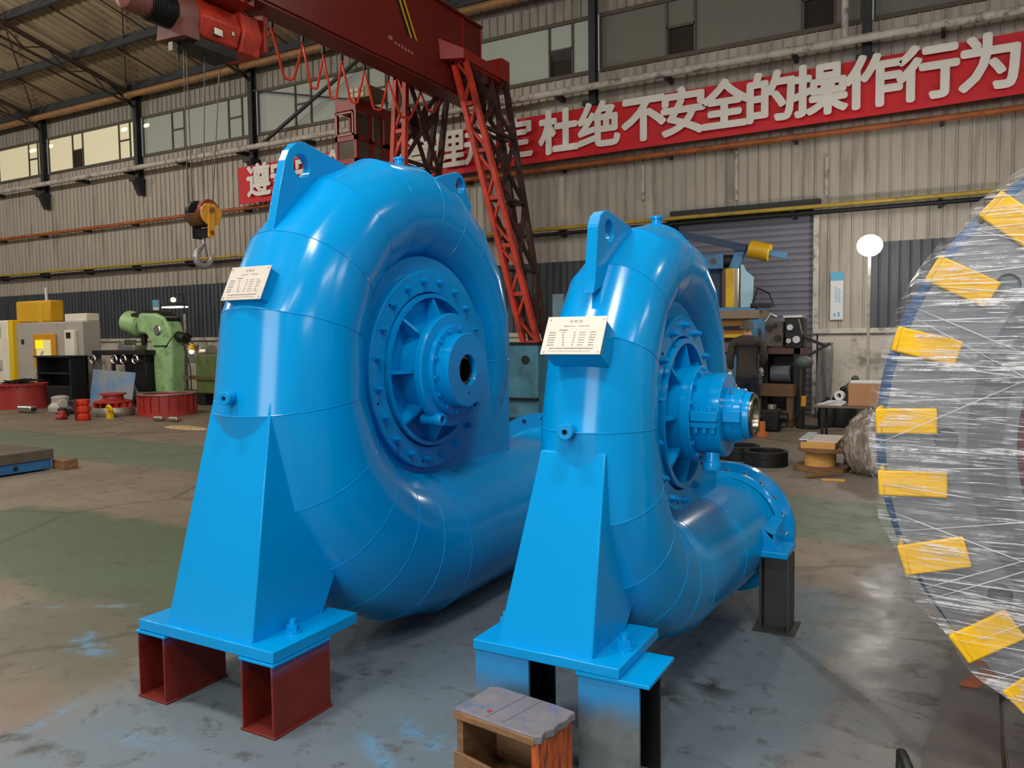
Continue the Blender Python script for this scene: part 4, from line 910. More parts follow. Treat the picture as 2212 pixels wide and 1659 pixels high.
# ------------------------------------------------------------------ machines and stock at the left
t_ = thing('machining_centre', 'white and grey machining centre with yellow window by slate wall', 'machine', (-20.8, 12.6, 0))
obj('grey_housing', MB().box(-21.88, -18.95, 12.0, 12.5, .2, 2.04), GREYM, t_, bev=.03); obj('cream_front', MB().box(-24.4, -22.06, 11.9, 12.5, .2, 2.12), CREAM, t_, bev=.03)
obj('yellow_post', MB().box(-22.06, -21.86, 11.9, 12.5, .2, 2.12), mat('bright_yellow_paint', (240, 200, 20), .4), t_, bev=.02); obj('plinth', MB().box(-24.4, -18.98, 11.95, 12.5, 0, .2), BLACK, t_)
d_ = obj('door_frame', MB().box(-21.0, -20.02, 11.94, 12.0, .7, 1.74), mat('orange_yellow_door', (214, 150, 16), .45), t_, bev=.02)
obj('door_window', MB().box(-20.82, -20.2, 11.92, 11.94, .85, 1.58), glow('lit_machine_window', (206, 196, 140), .55), d_)
q = MB()
for j in range(9): q.box(-20.8, -20.55, 11.9, 11.92, 1.50-j*.075, 1.545-j*.075)
obj('yellow_panel', MB().box(-20.82, -20.52, 11.90, 11.92, 1.36, 1.58), glow('lit_yellow_panel', (236, 220, 20), .7), d_)
obj('control_panel', MB().box(-19.55, -19.15, 11.9, 12.0, 1.05, 1.82), CREAM, t_, bev=.02); obj('display', MB().box(-19.44, -19.28, 11.88, 11.9, 1.62, 1.76), BLACK, t_)
q = MB().box(-22.0, -20.45, 12.1, 12.5, 2.04, 2.62); obj('top_cover', q, mat('yellow_top_cover', (220, 168, 20), .5), t_, bev=.05); obj('top_cover_band', MB().box(-20.95, -20.75, 12.08, 12.5, 2.04, 2.60), YEL, t_, bev=.02)
obj('roof_box', MB().box(-19.9, -18.98, 12.15, 12.5, 2.04, 2.24), CREAM, t_, bev=.02); obj('roof_mast', MB().cyl((-20.9, 12.3, 2.62), (-20.9, 12.3, 2.96), .035, n=10), WHITE, t_)
obj('hinge_box', MB().box(-23.0, -22.4, 11.85, 11.9, 1.7, 2.0).box(-23.0, -22.4, 11.85, 11.9, .8, 1.05), mat('pale_grey_hinge', (188, 184, 170), .5), t_, bev=.01)
obj('small_plate', MB().box(-21.6, -21.5, 11.98, 12.0, 1.48, 1.6), DARKST, t_)
t_ = thing('chip_bin', 'black steel chip bin with open shelf before the machining centre', 'cabinet', (-19.15, 11.5, 0))
obj('body', MB().box(-19.85, -18.45, 11.35, 11.8, 0, .45).box(-19.85, -18.45, 11.74, 11.8, .45, 1.15).box(-19.85, -19.79, 11.35, 11.8, .45, 1.15).box(-18.51, -18.45, 11.35, 11.8, .45, 1.15), BLACK, t_, bev=.01)
obj('shelf', MB().box(-19.79, -18.51, 11.35, 11.74, .74, .78), DARKST, t_); obj('top_lid', MB().box(-19.88, -18.42, 11.3, 11.8, 1.15, 1.19), BLACK, t_)
tag(obj('prop_bar', MB().bar((-20.3, 11.3, 0), (-19.98, 11.6, 1.3), .04, .04), STEEL), 'bright steel bar leaning beside the black chip bin', 'steel bar')
# milling machine
t_ = thing('milling_machine', 'light green milling machine with curved overarm and dark table', 'machine', (-16.7, 12.9, 0))
prof = [(-16.95, .1), (-16.05, .1), (-15.98, .9), (-15.96, 1.55), (-16.05, 1.85), (-16.3, 2.10), (-16.75, 2.2), (-17.45, 2.22), (-17.55, 1.95), (-17.5, 1.72), (-17.2, 1.68), (-17.05, 1.5), (-16.98, 1.1)]
obj('column', MB().prism([(x if x < -16.95 else -16.95+(x+16.95)*.66, z) for x, z in prof], 'y', 12.5, 12.95), GREENM, t_, bev=.07, sharp=50)
obj('head', MB().lathe([(0, -.42), (.24, -.42), (.29, -.38), (.29, .1), (.22, .16), (0, .16)], (-17.78, 12.75, 1.92), (1, 0, -.25), 28), GREENM, t_)
obj('head_cap', MB().lathe([(0, -.5), (.2, -.5), (.25, -.44), (.25, -.42)], (-17.78, 12.75, 1.92), (1, 0, -.25), 28), GREYM, t_)
obj('overarm_top', MB().prism([(-17.8, 2.20), (-17.2, 2.28), (-16.75, 2.22), (-16.42, 2.04), (-16.46, 1.98), (-16.8, 2.14), (-17.2, 2.2), (-17.8, 2.1)], 'y', 12.55, 12.93), BLACK, t_)
obj('spindle', MB().cyl((-17.6, 12.75, 1.7), (-17.6, 12.75, 1.36), .09, .06, n=16), DARKST, t_)
obj('table', MB().box(-18.9, -16.85, 12.2, 12.75, 1.18, 1.30), DARKST, t_, bev=.01)
for x in (-18.75, -17.9, -17.55, -17.1): obj('handwheel', MB().lathe([(.10, -.02), (.12, 0), (.10, .02), (.08, 0)], (x, 12.12, 1.08), (0, 1, 0), 18, closed=True).cyl((x, 12.1, 1.08), (x, 12.25, 1.08), .025, n=10), STEEL, t_)
obj('vise', MB().box(-17.95, -17.3, 12.25, 12.6, 1.30, 1.42).box(-17.9, -17.7, 12.25, 12.6, 1.42, 1.55), STEEL, t_, bev=.01)
obj('saddle', MB().box(-18.2, -17.0, 12.3, 12.9, .95, 1.18), BLACK, t_, bev=.02); obj('knee', MB().prism([(-17.7, .35), (-16.95, .3), (-16.95, 1.0), (-17.8, 1.0)], 'y', 12.3, 12.9), BLACK, t_, bev=.02)
obj('elevating_screw', MB().cyl((-18.35, 12.4, 0.3), (-18.35, 12.4, 1.0), .05, n=12), DARKST, t_); obj('base', MB().box(-18.6, -15.9, 12.2, 13.3, 0, .3), mat('dark_green_base', (70, 82, 60), .5), t_, bev=.03)
obj('motor', MB().cyl((-16.32, 12.75, 1.62), (-16.02, 12.75, 1.57), .13, n=20), BLACK, t_)
q = MB()
for a_ in ((-16.75, 12.49, 1.78, .13), (-17.75, 12.52, 1.9, .1)): q.lathe([(a_[3], 0), (a_[3]-.02, -.02), (0, -.02)], a_[:3], (0, 1, 0), 20)
obj('dial', q, STEEL, t_); obj('door_seam', MB().box(-16.9, -16.4, 12.485, 12.5, 1.38, 1.41), BLACK, t_)
tag(obj('reflective_panel', MB().hexa([V(-18.02, 11.5, 0), V(-16.38, 11.45, 0), V(-16.38, 11.47, 0), V(-18.02, 11.52, 0), V(-18.02, 11.65, .86), V(-16.38, 11.6, .80), V(-16.38, 11.62, .80), V(-18.02, 11.67, .86)]).bar((-17.9, 11.62, .6), (-17.9, 11.85, .0), .05, .05).bar((-16.5, 11.58, .6), (-16.5, 11.85, 0), .05, .05), mat('blue_smeared_steel_sheet', (166, 172, 178), .35, .3, dirt=(96, 164, 224), ds=1.3, da=.9)), 'blue-smeared steel sheet standing in front of the milling machine', 'steel sheet')
# castings
t_ = thing('red_drum', 'large dusty red drum with bolted flange at left edge', 'drum', (-18.95, 10.5, 0)); dx_, dy_ = -18.95, 10.5
obj('shell', MB().lathe([(.52, 0), (.52, .03), (.49, .04), (.47, .53), (.40, .53), (.42, .04)], (dx_, dy_, 0), (0, 0, 1), 48), CAST, t_); fl_ = obj('top_flange', MB().lathe([(.40, .53), (.52, .53), (.52, .57), (.40, .57)], (dx_, dy_, 0), (0, 0, 1), 48, closed=True), CAST, t_)
for i in range(16): obj('bolt', MB().cyl((dx_+.495*math.cos(i*PI/8), dy_+.495*math.sin(i*PI/8), .49), (dx_+.495*math.cos(i*PI/8), dy_+.495*math.sin(i*PI/8), .585), .018, n=6), CAST, fl_)
tag(obj('scrap_heap', MB().tube([V(dx_+random.uniform(-.3, .45), dy_+random.uniform(-.35, .3), .585+random.uniform(0, .09)) for _ in range(30)], .012, 5), DARKST), 'tangle of dark swarf on top of the large red drum', 'swarf')
o_ = (-15.08, 10.15, 0); t_ = thing('red_impeller', 'red vaned runner on a silver ring between drums', 'runner', o_)
obj('ring_base', MB().lathe([(0, 0), (.38, 0), (.41, .05), (.41, .10), (.38, .18), (.0, .18)], o_, (0, 0, 1), 48), mat('silver_ring', (176, 170, 160), .4, .7), t_)
for i in range(14):
    a = 2*PI*i/14; obj('vane', MB().bar((o_[0]+.18*math.cos(a), o_[1]+.18*math.sin(a), .25), (o_[0]+.37*math.cos(a+.5), o_[1]+.37*math.sin(a+.5), .21), .015, .12), ORNG, t_)
obj('shroud', MB().lathe([(.0, .30), (.36, .27), (.36, .30), (.21, .34), (.19, .42), (.25, .43), (.25, .46), (0, .46)], o_, (0, 0, 1), 40), CAST, t_)
o_ = (-14.25, 10.8, 0); t_ = thing('red_ring', 'wide red ribbed ring casing lying flat, nearest the turbines', 'ring', o_)
obj('shell', MB().lathe([(.54, .07), (.54, .42), (.49, .42), (.49, .07)], o_, (0, 0, 1), 56, closed=True), CAST, t_); obj('top_rim', MB().lathe([(.48, .42), (.58, .42), (.58, .445), (.48, .445)], o_, (0, 0, 1), 56, closed=True), mat('pale_machined_rim', (168, 150, 140), .4, .6), t_)
obj('bottom_rim', MB().lathe([(.44, 0), (.58, 0), (.58, .07), (.44, .07)], o_, (0, 0, 1), 56, closed=True), CAST, t_)
for i in range(20):
    a = 2*PI*i/20; obj('rib', MB().bar((o_[0]+.535*math.cos(a), o_[1]+.535*math.sin(a), .245), (o_[0]+.578*math.cos(a), o_[1]+.578*math.sin(a), .245), .015, .35), CAST, t_)
o_ = (-14.78, 9.3, 0); t_ = thing('orange_clutch', 'bright orange-red upright three-lobed casting on floor', 'casting', o_)
obj('lobe_stack', MB().lathe([(.0, 0), (.13, 0), (.145, .03), (.145, .11), (.11, .13), (.11, .15), (.145, .17), (.145, .26), (.11, .28), (.11, .30), (.14, .32), (.14, .40), (0, .42)], o_, (0, 0, 1), 8), ORNG, t_, bev=.012)
obj('groove', MB().box(o_[0]-.03, o_[0]+.03, o_[1]-.15, o_[1]-.12, .02, .4), OXIDE, t_)
o_ = (-14.58, 9.7); tag(obj('yellow_disc', MB().cyl((o_[0], o_[1], .17), (o_[0]+.01, o_[1]+.05, .19), .10, n=24).cyl((o_[0], o_[1]-.03, .17), (o_[0], o_[1]+.08, .17), .035, n=12).box(o_[0]-.07, o_[0]+.07, o_[1], o_[1]+.06, 0, .1), YEL), 'yellow disc on small block beside the orange-red casting', 'disc')
for nm, lb, x, y, L, r, m_ in (('steel_roller', 'silver roller on floor in front of the large red drum', -17.75, 9.75, .42, .08, STEEL), ('steel_roller', 'red-ended short roller in front of the red ribbed ring', -13.25, 9.75, .18, .05, STEEL), ('steel_roller', 'second red-ended short roller, right beside the first one', -12.85, 9.78, .18, .05, STEEL)):
    t_ = thing(nm, lb, 'roller', (x, y, 0)); obj('barrel', MB().cyl((x, y, r), (x+L, y+.05, r), r, n=20), m_, t_, bev=.01); obj('hub', MB().cyl((x-.06, y, r), (x+L+.06, y+.05, r), r*.5, n=14), CAST if r < .07 else DARKST, t_)
for x, y, s_, m_, lb in ((-17.0, 10.2, .24, GREYM, 'grey rough casting right of the large red drum'), (-16.3, 10.1, .20, DARKST, 'dark rough casting right of the grey one'), (-15.4, 9.25, .11, CAST, 'low red casting on the floor left of the orange-red one'), (-15.95, 9.6, .12, DARKST, 'small dark casting on the floor behind the low red one'), (-16.0, 10.85, .2, BLACKST, 'black casting behind the yellow disc')):
    t_ = thing('rough_casting', lb, 'casting', (x, y, 0))
    obj('body', MB().lathe([(0, 0), (s_, 0), (s_*1.05, s_*.5), (s_*.7, s_*.9), (s_*.75, s_*1.4), (s_*.4, s_*1.5), (0, s_*1.5)], (x, y, 0), (0, 0, 1), 9), m_, t_, bev=.02); obj('stub', MB().cyl((x, y, s_*.8), (x+s_*1.3, y-.1, s_*.8), s_*.4, n=14), m_, t_)
tag(obj('rubble_pile', MB().ball((-11.6, 9.15, .0), .5, (1.1, .3, .10), 20, 8), mat('beige_swarf', (176, 150, 112), .9, var=.3, vs=25, bump=.8, bs=60)), 'low beige heap of shavings at foot of the larger turbine', 'shavings')
# lathe and cabinets between the milling machine and the big turbine
t_ = thing('lathe', 'dark lathe with olive cabinet half hidden behind the larger turbine', 'machine', (-14.9, 12.6, 0))
obj('bed', MB().box(-15.55, -13.2, 12.6, 13.2, .75, 1.0), DARKST, t_, bev=.02); obj('cabinet', MB().box(-15.2, -13.4, 12.3, 13.2, .3, 1.2), mat('olive_machine_paint', (88, 104, 56), .5, var=.1), t_, bev=.03); obj('pedestal', MB().box(-15.55, -15.25, 12.6, 13.1, 0, .75), BLACK, t_, bev=.02)
obj('tray', MB().box(-15.58, -13.4, 12.25, 12.9, .62, .70), mat('brown_tray', (92, 76, 40), .6), t_); obj('chuck', MB().cyl((-15.55, 12.9, 1.2), (-15.35, 12.9, 1.2), .2, n=24), STEEL, t_); obj('tool_post', MB().box(-15.55, -15.3, 12.4, 12.7, 1.0, 1.22).cyl((-15.4, 12.5, 1.2), (-15.2, 12.4, 1.45), .025, n=8), STEEL, t_, bev=.01)
obj('tailstock', MB().box(-14.9, -14.6, 12.7, 13.1, 1.0, 1.4), GREENM, t_, bev=.03)
t_ = thing('work_lamp', 'small yellow-headed lamp lit above the dark lathe', 'lamp', (-15.1, 12.1, 0))
obj('arm', MB().tube([V(-15.1, 12.1, .0), V(-15.12, 12.1, .9), V(-15.35, 12.1, 1.5), V(-15.1, 12.1, 1.42)], .015, 6), BLACK, t_); obj('lamp_head', MB().lathe([(.04, .1), (.1, -.02), (.09, -.02)], (-15.05, 12.1, 1.34), (.2, 0, 1), 16), YEL, t_); obj('bulb', MB().ball((-15.05, 12.09, 1.27), .055), glow('warm_lit_bulb', (255, 236, 190), 5), t_)
tag(obj('bent_cable', MB().tube([V(-16.1+i*.045, 12.2, 1.35+.35*math.sin(PI*i/24)) for i in range(25)], .012, 5), BLACK), 'thin dark cable arching over the lathe', 'cable')
t_ = thing('tube_lamp', 'lit flat shade lamp on bent pole behind the milling machine', 'lamp', (-17.15, 13.6, 0))
obj('pole', MB().cyl((-17.13, 13.6, 0), (-17.13, 13.6, 2.2), .035, n=10), PIPEW, t_); obj('bent_arm', MB().tube([V(-17.13, 13.6, 2.2), V(-17.15, 13.6, 2.70), V(-17.5, 13.6, 2.71)], .018, 6), BLACK, t_)
obj('shade', MB().prism([(-17.85, 2.40), (-17.15, 2.40), (-17.35, 2.50), (-17.7, 2.50)], 'y', 13.45, 13.75), COLS, t_); obj('tube', MB().box(-17.83, -17.17, 13.46, 13.74, 2.365, 2.40), glow('lit_lamp_tube', (240, 250, 226), 3), t_); obj('top_bulb', MB().ball((-17.55, 13.6, 2.57), .07), glow('dim_lit_bulb', (236, 232, 200), 1.2), t_)
t_ = thing('signpost', 'slim white board with blue head standing by the slate wall', 'sign', (-20.1, 15, 0)); obj('board', MB().box(-20.26, -20.02, 15, 15.04, 1.9, 2.7), WHITE, t_); obj('blue_head', MB().box(-20.26, -20.02, 14.99, 15.0, 2.5, 2.7), PB, t_); obj('stand', MB().box(-20.18, -20.1, 15, 15.03, 0, 1.9), STEEL, t_)
t_ = thing('switch_box', 'grey switch box with cable on dado behind chip bin', 'switch box', (-23.4, 15.6, 1.1)); obj('case', MB().box(-24.5, -23.9, 15.5, 15.66, .85, 1.35), mat('dark_switch_grey', (72, 68, 62), .5), t_, bev=.01); obj('cover', MB().box(-24.4, -24.05, 15.48, 15.5, .95, 1.25), mat('pale_box_cover', (140, 130, 118), .5), t_); obj('cable', MB().tube([V(-24.9, 15.6, 1.55), V(-24.5, 15.6, 1.5), V(-24.2, 15.58, 1.35)], .015, 5), BLACK, t_)
t_ = thing('platform_plate', 'thick steel surface plate on blue base at left edge', 'surface plate', (-10.4, 5.9, 0))
M4 = Matrix.Translation((-9.42, 5.52, 0)) @ Matrix.Rotation(math.radians(0), 4, 'Z')
obj('top_slab', MB().box(-2.6, 0, -2.2, .02, .135, .255).rot(M4), mat('dusty_cast_slab', (96, 88, 78), .5, .3, var=.1, dirt=(70, 62, 54)), t_, bev=.008); obj('base_frame', MB().box(-2.55, -.02, -2.1, .0, .02, .135).rot(M4), mat('worn_blue_base', (36, 98, 150), .5, var=.15, dirt=(40, 60, 76), da=.6), t_, bev=.006)
obj('lifting_hole', MB().cyl((-9.445, 5.1, .075), (-9.437, 5.1, .075), .028, n=16), DARKIN, t_)
tag(obj('wood_chock', MB().box(-9.50, -9.26, 5.56, 5.74, 0, .12), WOODB, bev=.006), 'wooden chock at the right end of the surface plate', 'chock')

# ------------------------------------------------------------------ right background
TEAL = mat('teal_machine_paint', (70, 128, 150), .5, var=.15, dirt=(50, 62, 66), da=.6)
t_ = C
obj('end_truck', MB().box(-7.1, -6.18, 12.02, 12.8, .1, 1.38), TEAL, t_, bev=.02); obj('top_plate', MB().box(-7.15, -6.14, 12.0, 12.85, 1.38, 1.42), BLACKST, t_); obj('side_box', MB().box(-7.7, -7.12, 12.1, 12.8, .25, 1.3), BLUE2, t_, bev=.02)
obj('access_hole', MB().cyl((-6.42, 12.0, 1.12), (-6.42, 12.03, 1.12), .075, n=24), DARKIN, t_); obj('ledge', MB().box(-7.1, -6.18, 11.95, 12.05, .42, .46), BLACKST, t_)
for x in (-7.2, -6.5): obj('wheel', MB().cyl((x, 12.2, .18), (x, 12.6, .18), .18, n=24), DARKST, t_)
tag(obj('floor_board', MB().box(-7.6, -5.9, 11.3, 11.5, 0, .05), PINE), 'pale plank lying on the floor before the teal base box', 'plank')
tag(obj('rack_panel', MB().box(-7.35, -7.1, 15, 15.1, 1.3, 2.4).box(-7.3, -7.15, 15, 15.1, 0, 1.3), mat('pale_blue_panel', (150, 184, 200), .5)), 'pale blue panel standing between the turbines against slate wall', 'panel')
t_ = thing('drilling_machine', 'tall blue machine with yellow-banded cylinder and long slanted boom', 'machine', (-3.4, 14.2, 0))
DB = mat('dark_blue_boom', (30, 62, 90), .5); LB = mat('sky_blue_machine', (74, 138, 184), .45, var=.1, dirt=(50, 80, 100))
obj('boom', MB().bar((-4.9, 14, 3.49), (-2.95, 14, 2.96), .10, .12), DB, t_); obj('boom_tip', MB().bar((-2.8, 14, 2.92), (-2.45, 14, 2.83), .09, .09), LB, t_)
obj('counterweight', MB().cyl((-3.06, 14, 2.985), (-2.72, 14, 2.90), .15, n=26), YEL, t_, bev=.012)
obj('boom_strut', MB().bar((-3.34, 14, 2.62), (-3.2, 14, 2.98), .13, .16), LB, t_, bev=.01); obj('boom_yoke', MB().box(-3.3, -3.1, 13.9, 14.1, 2.95, 3.06), DB, t_, bev=.01)
obj('head_box', MB().box(-3.85, -3.5, 13.9, 14.3, 2.66, 2.93), LB, t_, bev=.02); obj('gauge', MB().cyl((-3.66, 13.88, 2.8), (-3.66, 13.9, 2.8), .05, n=16), mat('brown_gauge', (92, 74, 70), .5), t_); obj('motor', MB().cyl((-3.5, 14.05, 2.8), (-3.36, 14.05, 2.8), .11, n=18), BLACK, t_)
obj('cylinder', MB().cyl((-3.37, 14.1, 1.98), (-3.37, 14.1, 2.66), .20, n=32), mat('stainless_cylinder', (170, 158, 142), .3, .8, stretch=(12, 12, .5), var=.15), t_); obj('yellow_band', MB().box(-3.44, -3.30, 13.87, 13.93, 1.98, 2.66), YEL, t_, bev=.01)
obj('guide_column', MB().box(-3.78, -3.6, 14.1, 14.3, .4, 2.66), DB, t_); obj('guard_plate', MB().prism([(-3.20, 1.98), (-3.0, 1.98), (-2.98, 2.5), (-3.1, 2.6), (-3.16, 2.72), (-3.20, 2.72)], 'y', 13.95, 13.98), mat('pale_sky_guard', (168, 204, 222), .4), t_)
obj('deck', MB().box(-3.8, -2.92, 13.8, 14.6, 1.93, 1.98), LB, t_); obj('table_slab', MB().box(-3.9, -2.85, 13.7, 14.6, 1.78, 1.93), mat('tan_slab', (138, 120, 100), .5, .2), t_, bev=.01)
obj('slide', MB().box(-3.8, -3.0, 13.8, 14.5, 1.52, 1.78), mat('ochre_slide', (150, 100, 30), .5), t_); obj('slide_strip', MB().box(-3.85, -2.95, 13.75, 14.5, 1.60, 1.66), BLACKST, t_); obj('side_cheek', MB().box(-3.0, -2.86, 13.75, 14.5, 1.4, 1.8), LB, t_)
obj('yellow_rail', MB().box(-3.8, -3.0, 13.7, 14.4, 1.46, 1.52), YEL, t_); obj('cross_slide', MB().box(-3.85, -3.0, 13.7, 14.5, 1.2, 1.38), mat('grey_cross_slide', (110, 100, 96), .4, .5), t_, bev=.02); obj('cross_gap', MB().box(-3.8, -3.05, 13.78, 14.5, 1.38, 1.46), BLACKST, t_)
obj('body', MB().box(-3.8, -3.1, 13.8, 14.6, 0, 1.2), LB, t_, bev=.03); obj('hose', MB().tube([V(-2.98, 13.9, 2.05), V(-2.9, 13.9, 2.3), V(-2.7, 13.9, 2.2), V(-2.62, 13.9, 1.98)], .02, 6), BLACK, t_); obj('valve', MB().box(-3.0, -2.68, 13.8, 14.0, 1.96, 2.04), BLACKST, t_)
t_ = thing('old_lathe', 'grimy grey lathe behind the worker, on dark stand', 'machine', (-2.5, 13.8, 0))
obj('headstock', MB().box(-2.72, -2.42, 13.6, 14.0, 1.30, 1.72), mat('grimy_grey', (98, 88, 80), .6, var=.25, vs=8, dirt=(44, 40, 38)), t_, bev=.02); obj('gearbox', MB().box(-2.40, -2.1, 13.6, 14.0, 1.28, 1.78), BLACKST, t_, bev=.02); obj('gearbox_lid', MB().box(-2.42, -2.12, 13.58, 14.0, 1.78, 1.82), STEEL, t_)
for dx, dz, r in ((-2.65, 1.62, .05), (-2.5, 1.45, .05), (-2.55, 1.66, .03), (-2.3, 1.62, .05), (-2.2, 1.42, .06), (-2.32, 1.40, .04)): obj('knob', MB().cyl((dx, 13.52, dz), (dx, 13.6, dz), r, n=14), STEEL if dx > -2.4 else DARKST, t_)
obj('lever', MB().tube([V(-2.68, 13.5, 1.72), V(-2.6, 13.5, 1.85), V(-2.5, 13.5, 1.8)], .015, 6).cyl((-2.16, 13.5, 1.75), (-2.1, 13.5, 1.5), .012, n=6), STEEL, t_)
obj('stand_leg', MB().box(-2.75, -2.66, 13.6, 14, 0, 1.3).box(-2.25, -2.15, 13.6, 14, 0, 1.3), BLACKST, t_); obj('bed', MB().box(-2.8, -2.1, 13.6, 14.1, 1.18, 1.28), mat('rusty_bed', (92, 60, 54), .6), t_); obj('back_panel', MB().box(-2.75, -2.15, 14.0, 14.1, .2, 1.2), BLACK, t_)
obj('motor', MB().cyl((-2.6, 13.6, .85), (-2.3, 13.6, .85), .14, n=18), mat('grey_motor', (90, 92, 98), .5), t_); obj('bracket', MB().bar((-2.1, 13.7, 1.45), (-1.75, 13.7, 1.3), .05, .05).bar((-2.3, 13.7, 1.0), (-1.7, 13.7, 1.35), .04, .04), BLACKST, t_)
tag(obj('brown_channel', MB().box(-2.85, -2.18, 13.2, 13.45, .50, .70).box(-2.8, -2.7, 13.25, 13.4, 0, .5).box(-2.3, -2.2, 13.25, 13.4, 0, .5), mat('brown_channel_paint', (104, 74, 46), .6, var=.1), bev=.01), 'brown steel channel on legs beside the worker', 'bench')
for x, y, s_, m_, lb in ((-2.42, 12.7, .22, BLACKST, 'black gearbox on the floor right of the worker'), (-2.55, 12.3, .12, DARKST, 'small dark part at the worker\'s feet')):
    t_ = thing('machine_part', lb, 'machine part', (x, y, 0)); obj('body', MB().box(x-s_*.6, x+s_*.6, y-s_*.6, y+s_*.6, 0, s_*1.6), m_, t_, bev=.03); obj('shaft', MB().cyl((x-s_*1.1, y-.02, s_), (x+s_*1.1, y-.02, s_), s_*.35, n=14), m_, t_); obj('cap', MB().cyl((x, y, s_*1.6), (x, y, s_*1.9), s_*.3, n=12), STEEL, t_)
tag(obj('jack', MB().cyl((-2.42, 12.0, 0), (-2.42, 12.0, .06), .09, n=14).cyl((-2.42, 12.0, .06), (-2.42, 12.0, .22), .045, n=14), ORNG if False else mat('orange_jack', (196, 112, 40), .5)), 'small orange jack standing on the floor by the turbine shaft', 'jack')
# floor fan
t_ = thing('stand_fan', 'dark pedestal fan with yellow clamp on flat base', 'fan', (-1.99, 13.3, 0))
obj('base', MB().cyl((-1.97, 13.3, 0), (-1.97, 13.3, .03), .19, n=24), BLACKST, t_); obj('pole', MB().cyl((-2.05, 13.3, .03), (-2.03, 13.3, .95), .025, n=10), BLACKST, t_); obj('clamp', MB().cyl((-2.045, 13.3, .35), (-2.04, 13.3, .52), .042, n=12), mat('orange_yellow_clamp', (216, 148, 20), .5), t_)
obj('cage', MB().ball((-2.03, 13.25, 1.06), .14, (1, .6, .75), 18, 10), mat('grey_green_fan', (78, 92, 84), .45), t_); obj('motor_housing', MB().cyl((-2.03, 13.3, 1.05), (-2.03, 13.45, 1.05), .06, n=14), BLACK, t_)
tag(obj('fan_cable', MB().tube([V(-2.1, 13.25, .25), V(-2.3, 13.1, .03), V(-2.5, 12.9, .012), V(-2.7, 12.75, .012)], .01, 5), BLACK), 'thin black cable trailing from the pedestal fan', 'cable')
t_ = thing('side_table', 'dark-legged table with carton and papers near the wrapped wheel', 'table', (-1.3, 12.3, 0))
obj('tabletop', MB().box(-1.72, -.75, 12.05, 12.6, .45, .48), mat('worn_table_top', (120, 104, 92), .6), t_, bev=.004)
for x in (-1.6, -.85):
    for y in (12.1, 12.55): obj('leg', MB().box(x-.02, x+.02, y-.02, y+.02, 0, .45), BLACKST, t_)
tag(obj('carton', MB().box(-1.26, -.82, 12.15, 12.5, .48, .80), CARTON, bev=.006), 'brown cardboard carton on the table beside the wrapped wheel', 'carton')
tag(obj('foam_lid', MB().box(-1.24, -.82, 12.16, 12.5, .80, .83), WHITE, bev=.006), 'white foam slab on top of the cardboard carton', 'foam slab')
t_ = thing('paper_stack', 'loose white papers heaped on the table left of carton', 'papers', (-1.5, 12.25, .48))
for i in range(5): obj('sheet', MB().box(-.18+i*.02, .16-i*.015, -.12, .12, .0+i*.012, .010+i*.012).rot(Matrix.Translation((-1.48+i*.015, 12.25, .48)) @ Matrix.Rotation(.15*i-.2, 4, 'Z')), WHITE, t_)
tag(obj('tape_roll', MB().lathe([(.035, -.03), (.07, -.03), (.07, .03), (.035, .03)], (-1.38, 12.2, .62), (.3, 1, 0), 20, closed=True), WHITE), 'white roll on the papers beside the cardboard carton', 'roll')
for x, y, s_, m_, lb in ((-1.72, 13.6, .12, DARKST, 'small dark block stacked by the dado left of the carton'), (-1.5, 13.7, .16, BLACKST, 'black pulley by the dado behind the papers'), (-1.35, 14.0, .2, mat('grey_green_sacking', (84, 84, 70), .9, var=.2), 'grey-green heap behind the carton against the dado')):
    t_ = thing('wall_clutter', lb, 'machine part', (x, y, 0)); obj('body', MB().lathe([(0, 0), (s_*1.2, 0), (s_*1.3, s_*2), (s_*.9, s_*3.2), (s_*.4, s_*3.6), (0, s_*3.6)], (x, y, 0), (0, 0, 1), 11), m_, t_, bev=.02); obj('knob', MB().ball((x, y, s_*3.8), s_*.3), m_, t_)
# plastic-wrapped sack, cable drum, bearing rings, sticks
t_ = thing('wrapped_sack', 'bulging plastic-wrapped grey sack beside the cable drum', 'sack', (-.78, 9.3, 0)); rows = []; rnd = random.Random(4)
for i in range(13):
    f = i/12; r = (.24, .30, .335, .35, .36, .36, .35, .34, .33, .30, .25, .17, .05)[i]
    rows.append([V(-.68-.05*f+math.cos(a)*r*(1+.06*math.sin(5*a+i)+.05*math.sin(9*a-2*i))*.85, 9.3+math.sin(a)*r*(1+.05*math.sin(4*a+i)), .68*f+(.04*math.sin(3*a) if i > 9 else 0)) for a in [2*PI*k/30 for k in range(30)]])
obj('sack_body', MB().loft(rows), mat('crumpled_plastic_sack', (128, 116, 106), .25, var=.3, vs=3, stretch=(7, 7, 2.2), dirt=(206, 198, 190), ds=2.4, da=.8, bump=1.0, bs=3), t_, sharp=60)
t_ = thing('cable_drum', 'wooden cable drum with yellow core, boards laid on top', 'cable drum', (-1.24, 9.35, 0)); o_ = (-1.24, 9.35, 0)
obj('lower_flange', MB().cyl((-1.24, 9.35, .0), (-1.24, 9.35, .05), .29, n=36), WOODB, t_, bev=.004); obj('core', MB().cyl((-1.25, 9.35, .05), (-1.25, 9.35, .215), .165, n=36), PINE, t_); obj('upper_flange', MB().cyl((-1.22, 9.35, .215), (-1.22, 9.35, .25), .27, n=36), WOODB, t_, bev=.004)
tag(obj('yellow_edged_board', MB().box(-1.44, -1.08, 9.2, 9.85, .25, .32).rot(Matrix.Identity(4)), PINE, bev=.004), 'yellow-edged board lying on the wooden cable drum', 'board')
tag(obj('white_board', MB().box(-1.38, -1.06, 9.23, 9.84, .32, .335), mat('pale_board', (200, 192, 182), .6), bev=.002), 'pale flat panel on the yellow-edged board', 'board')
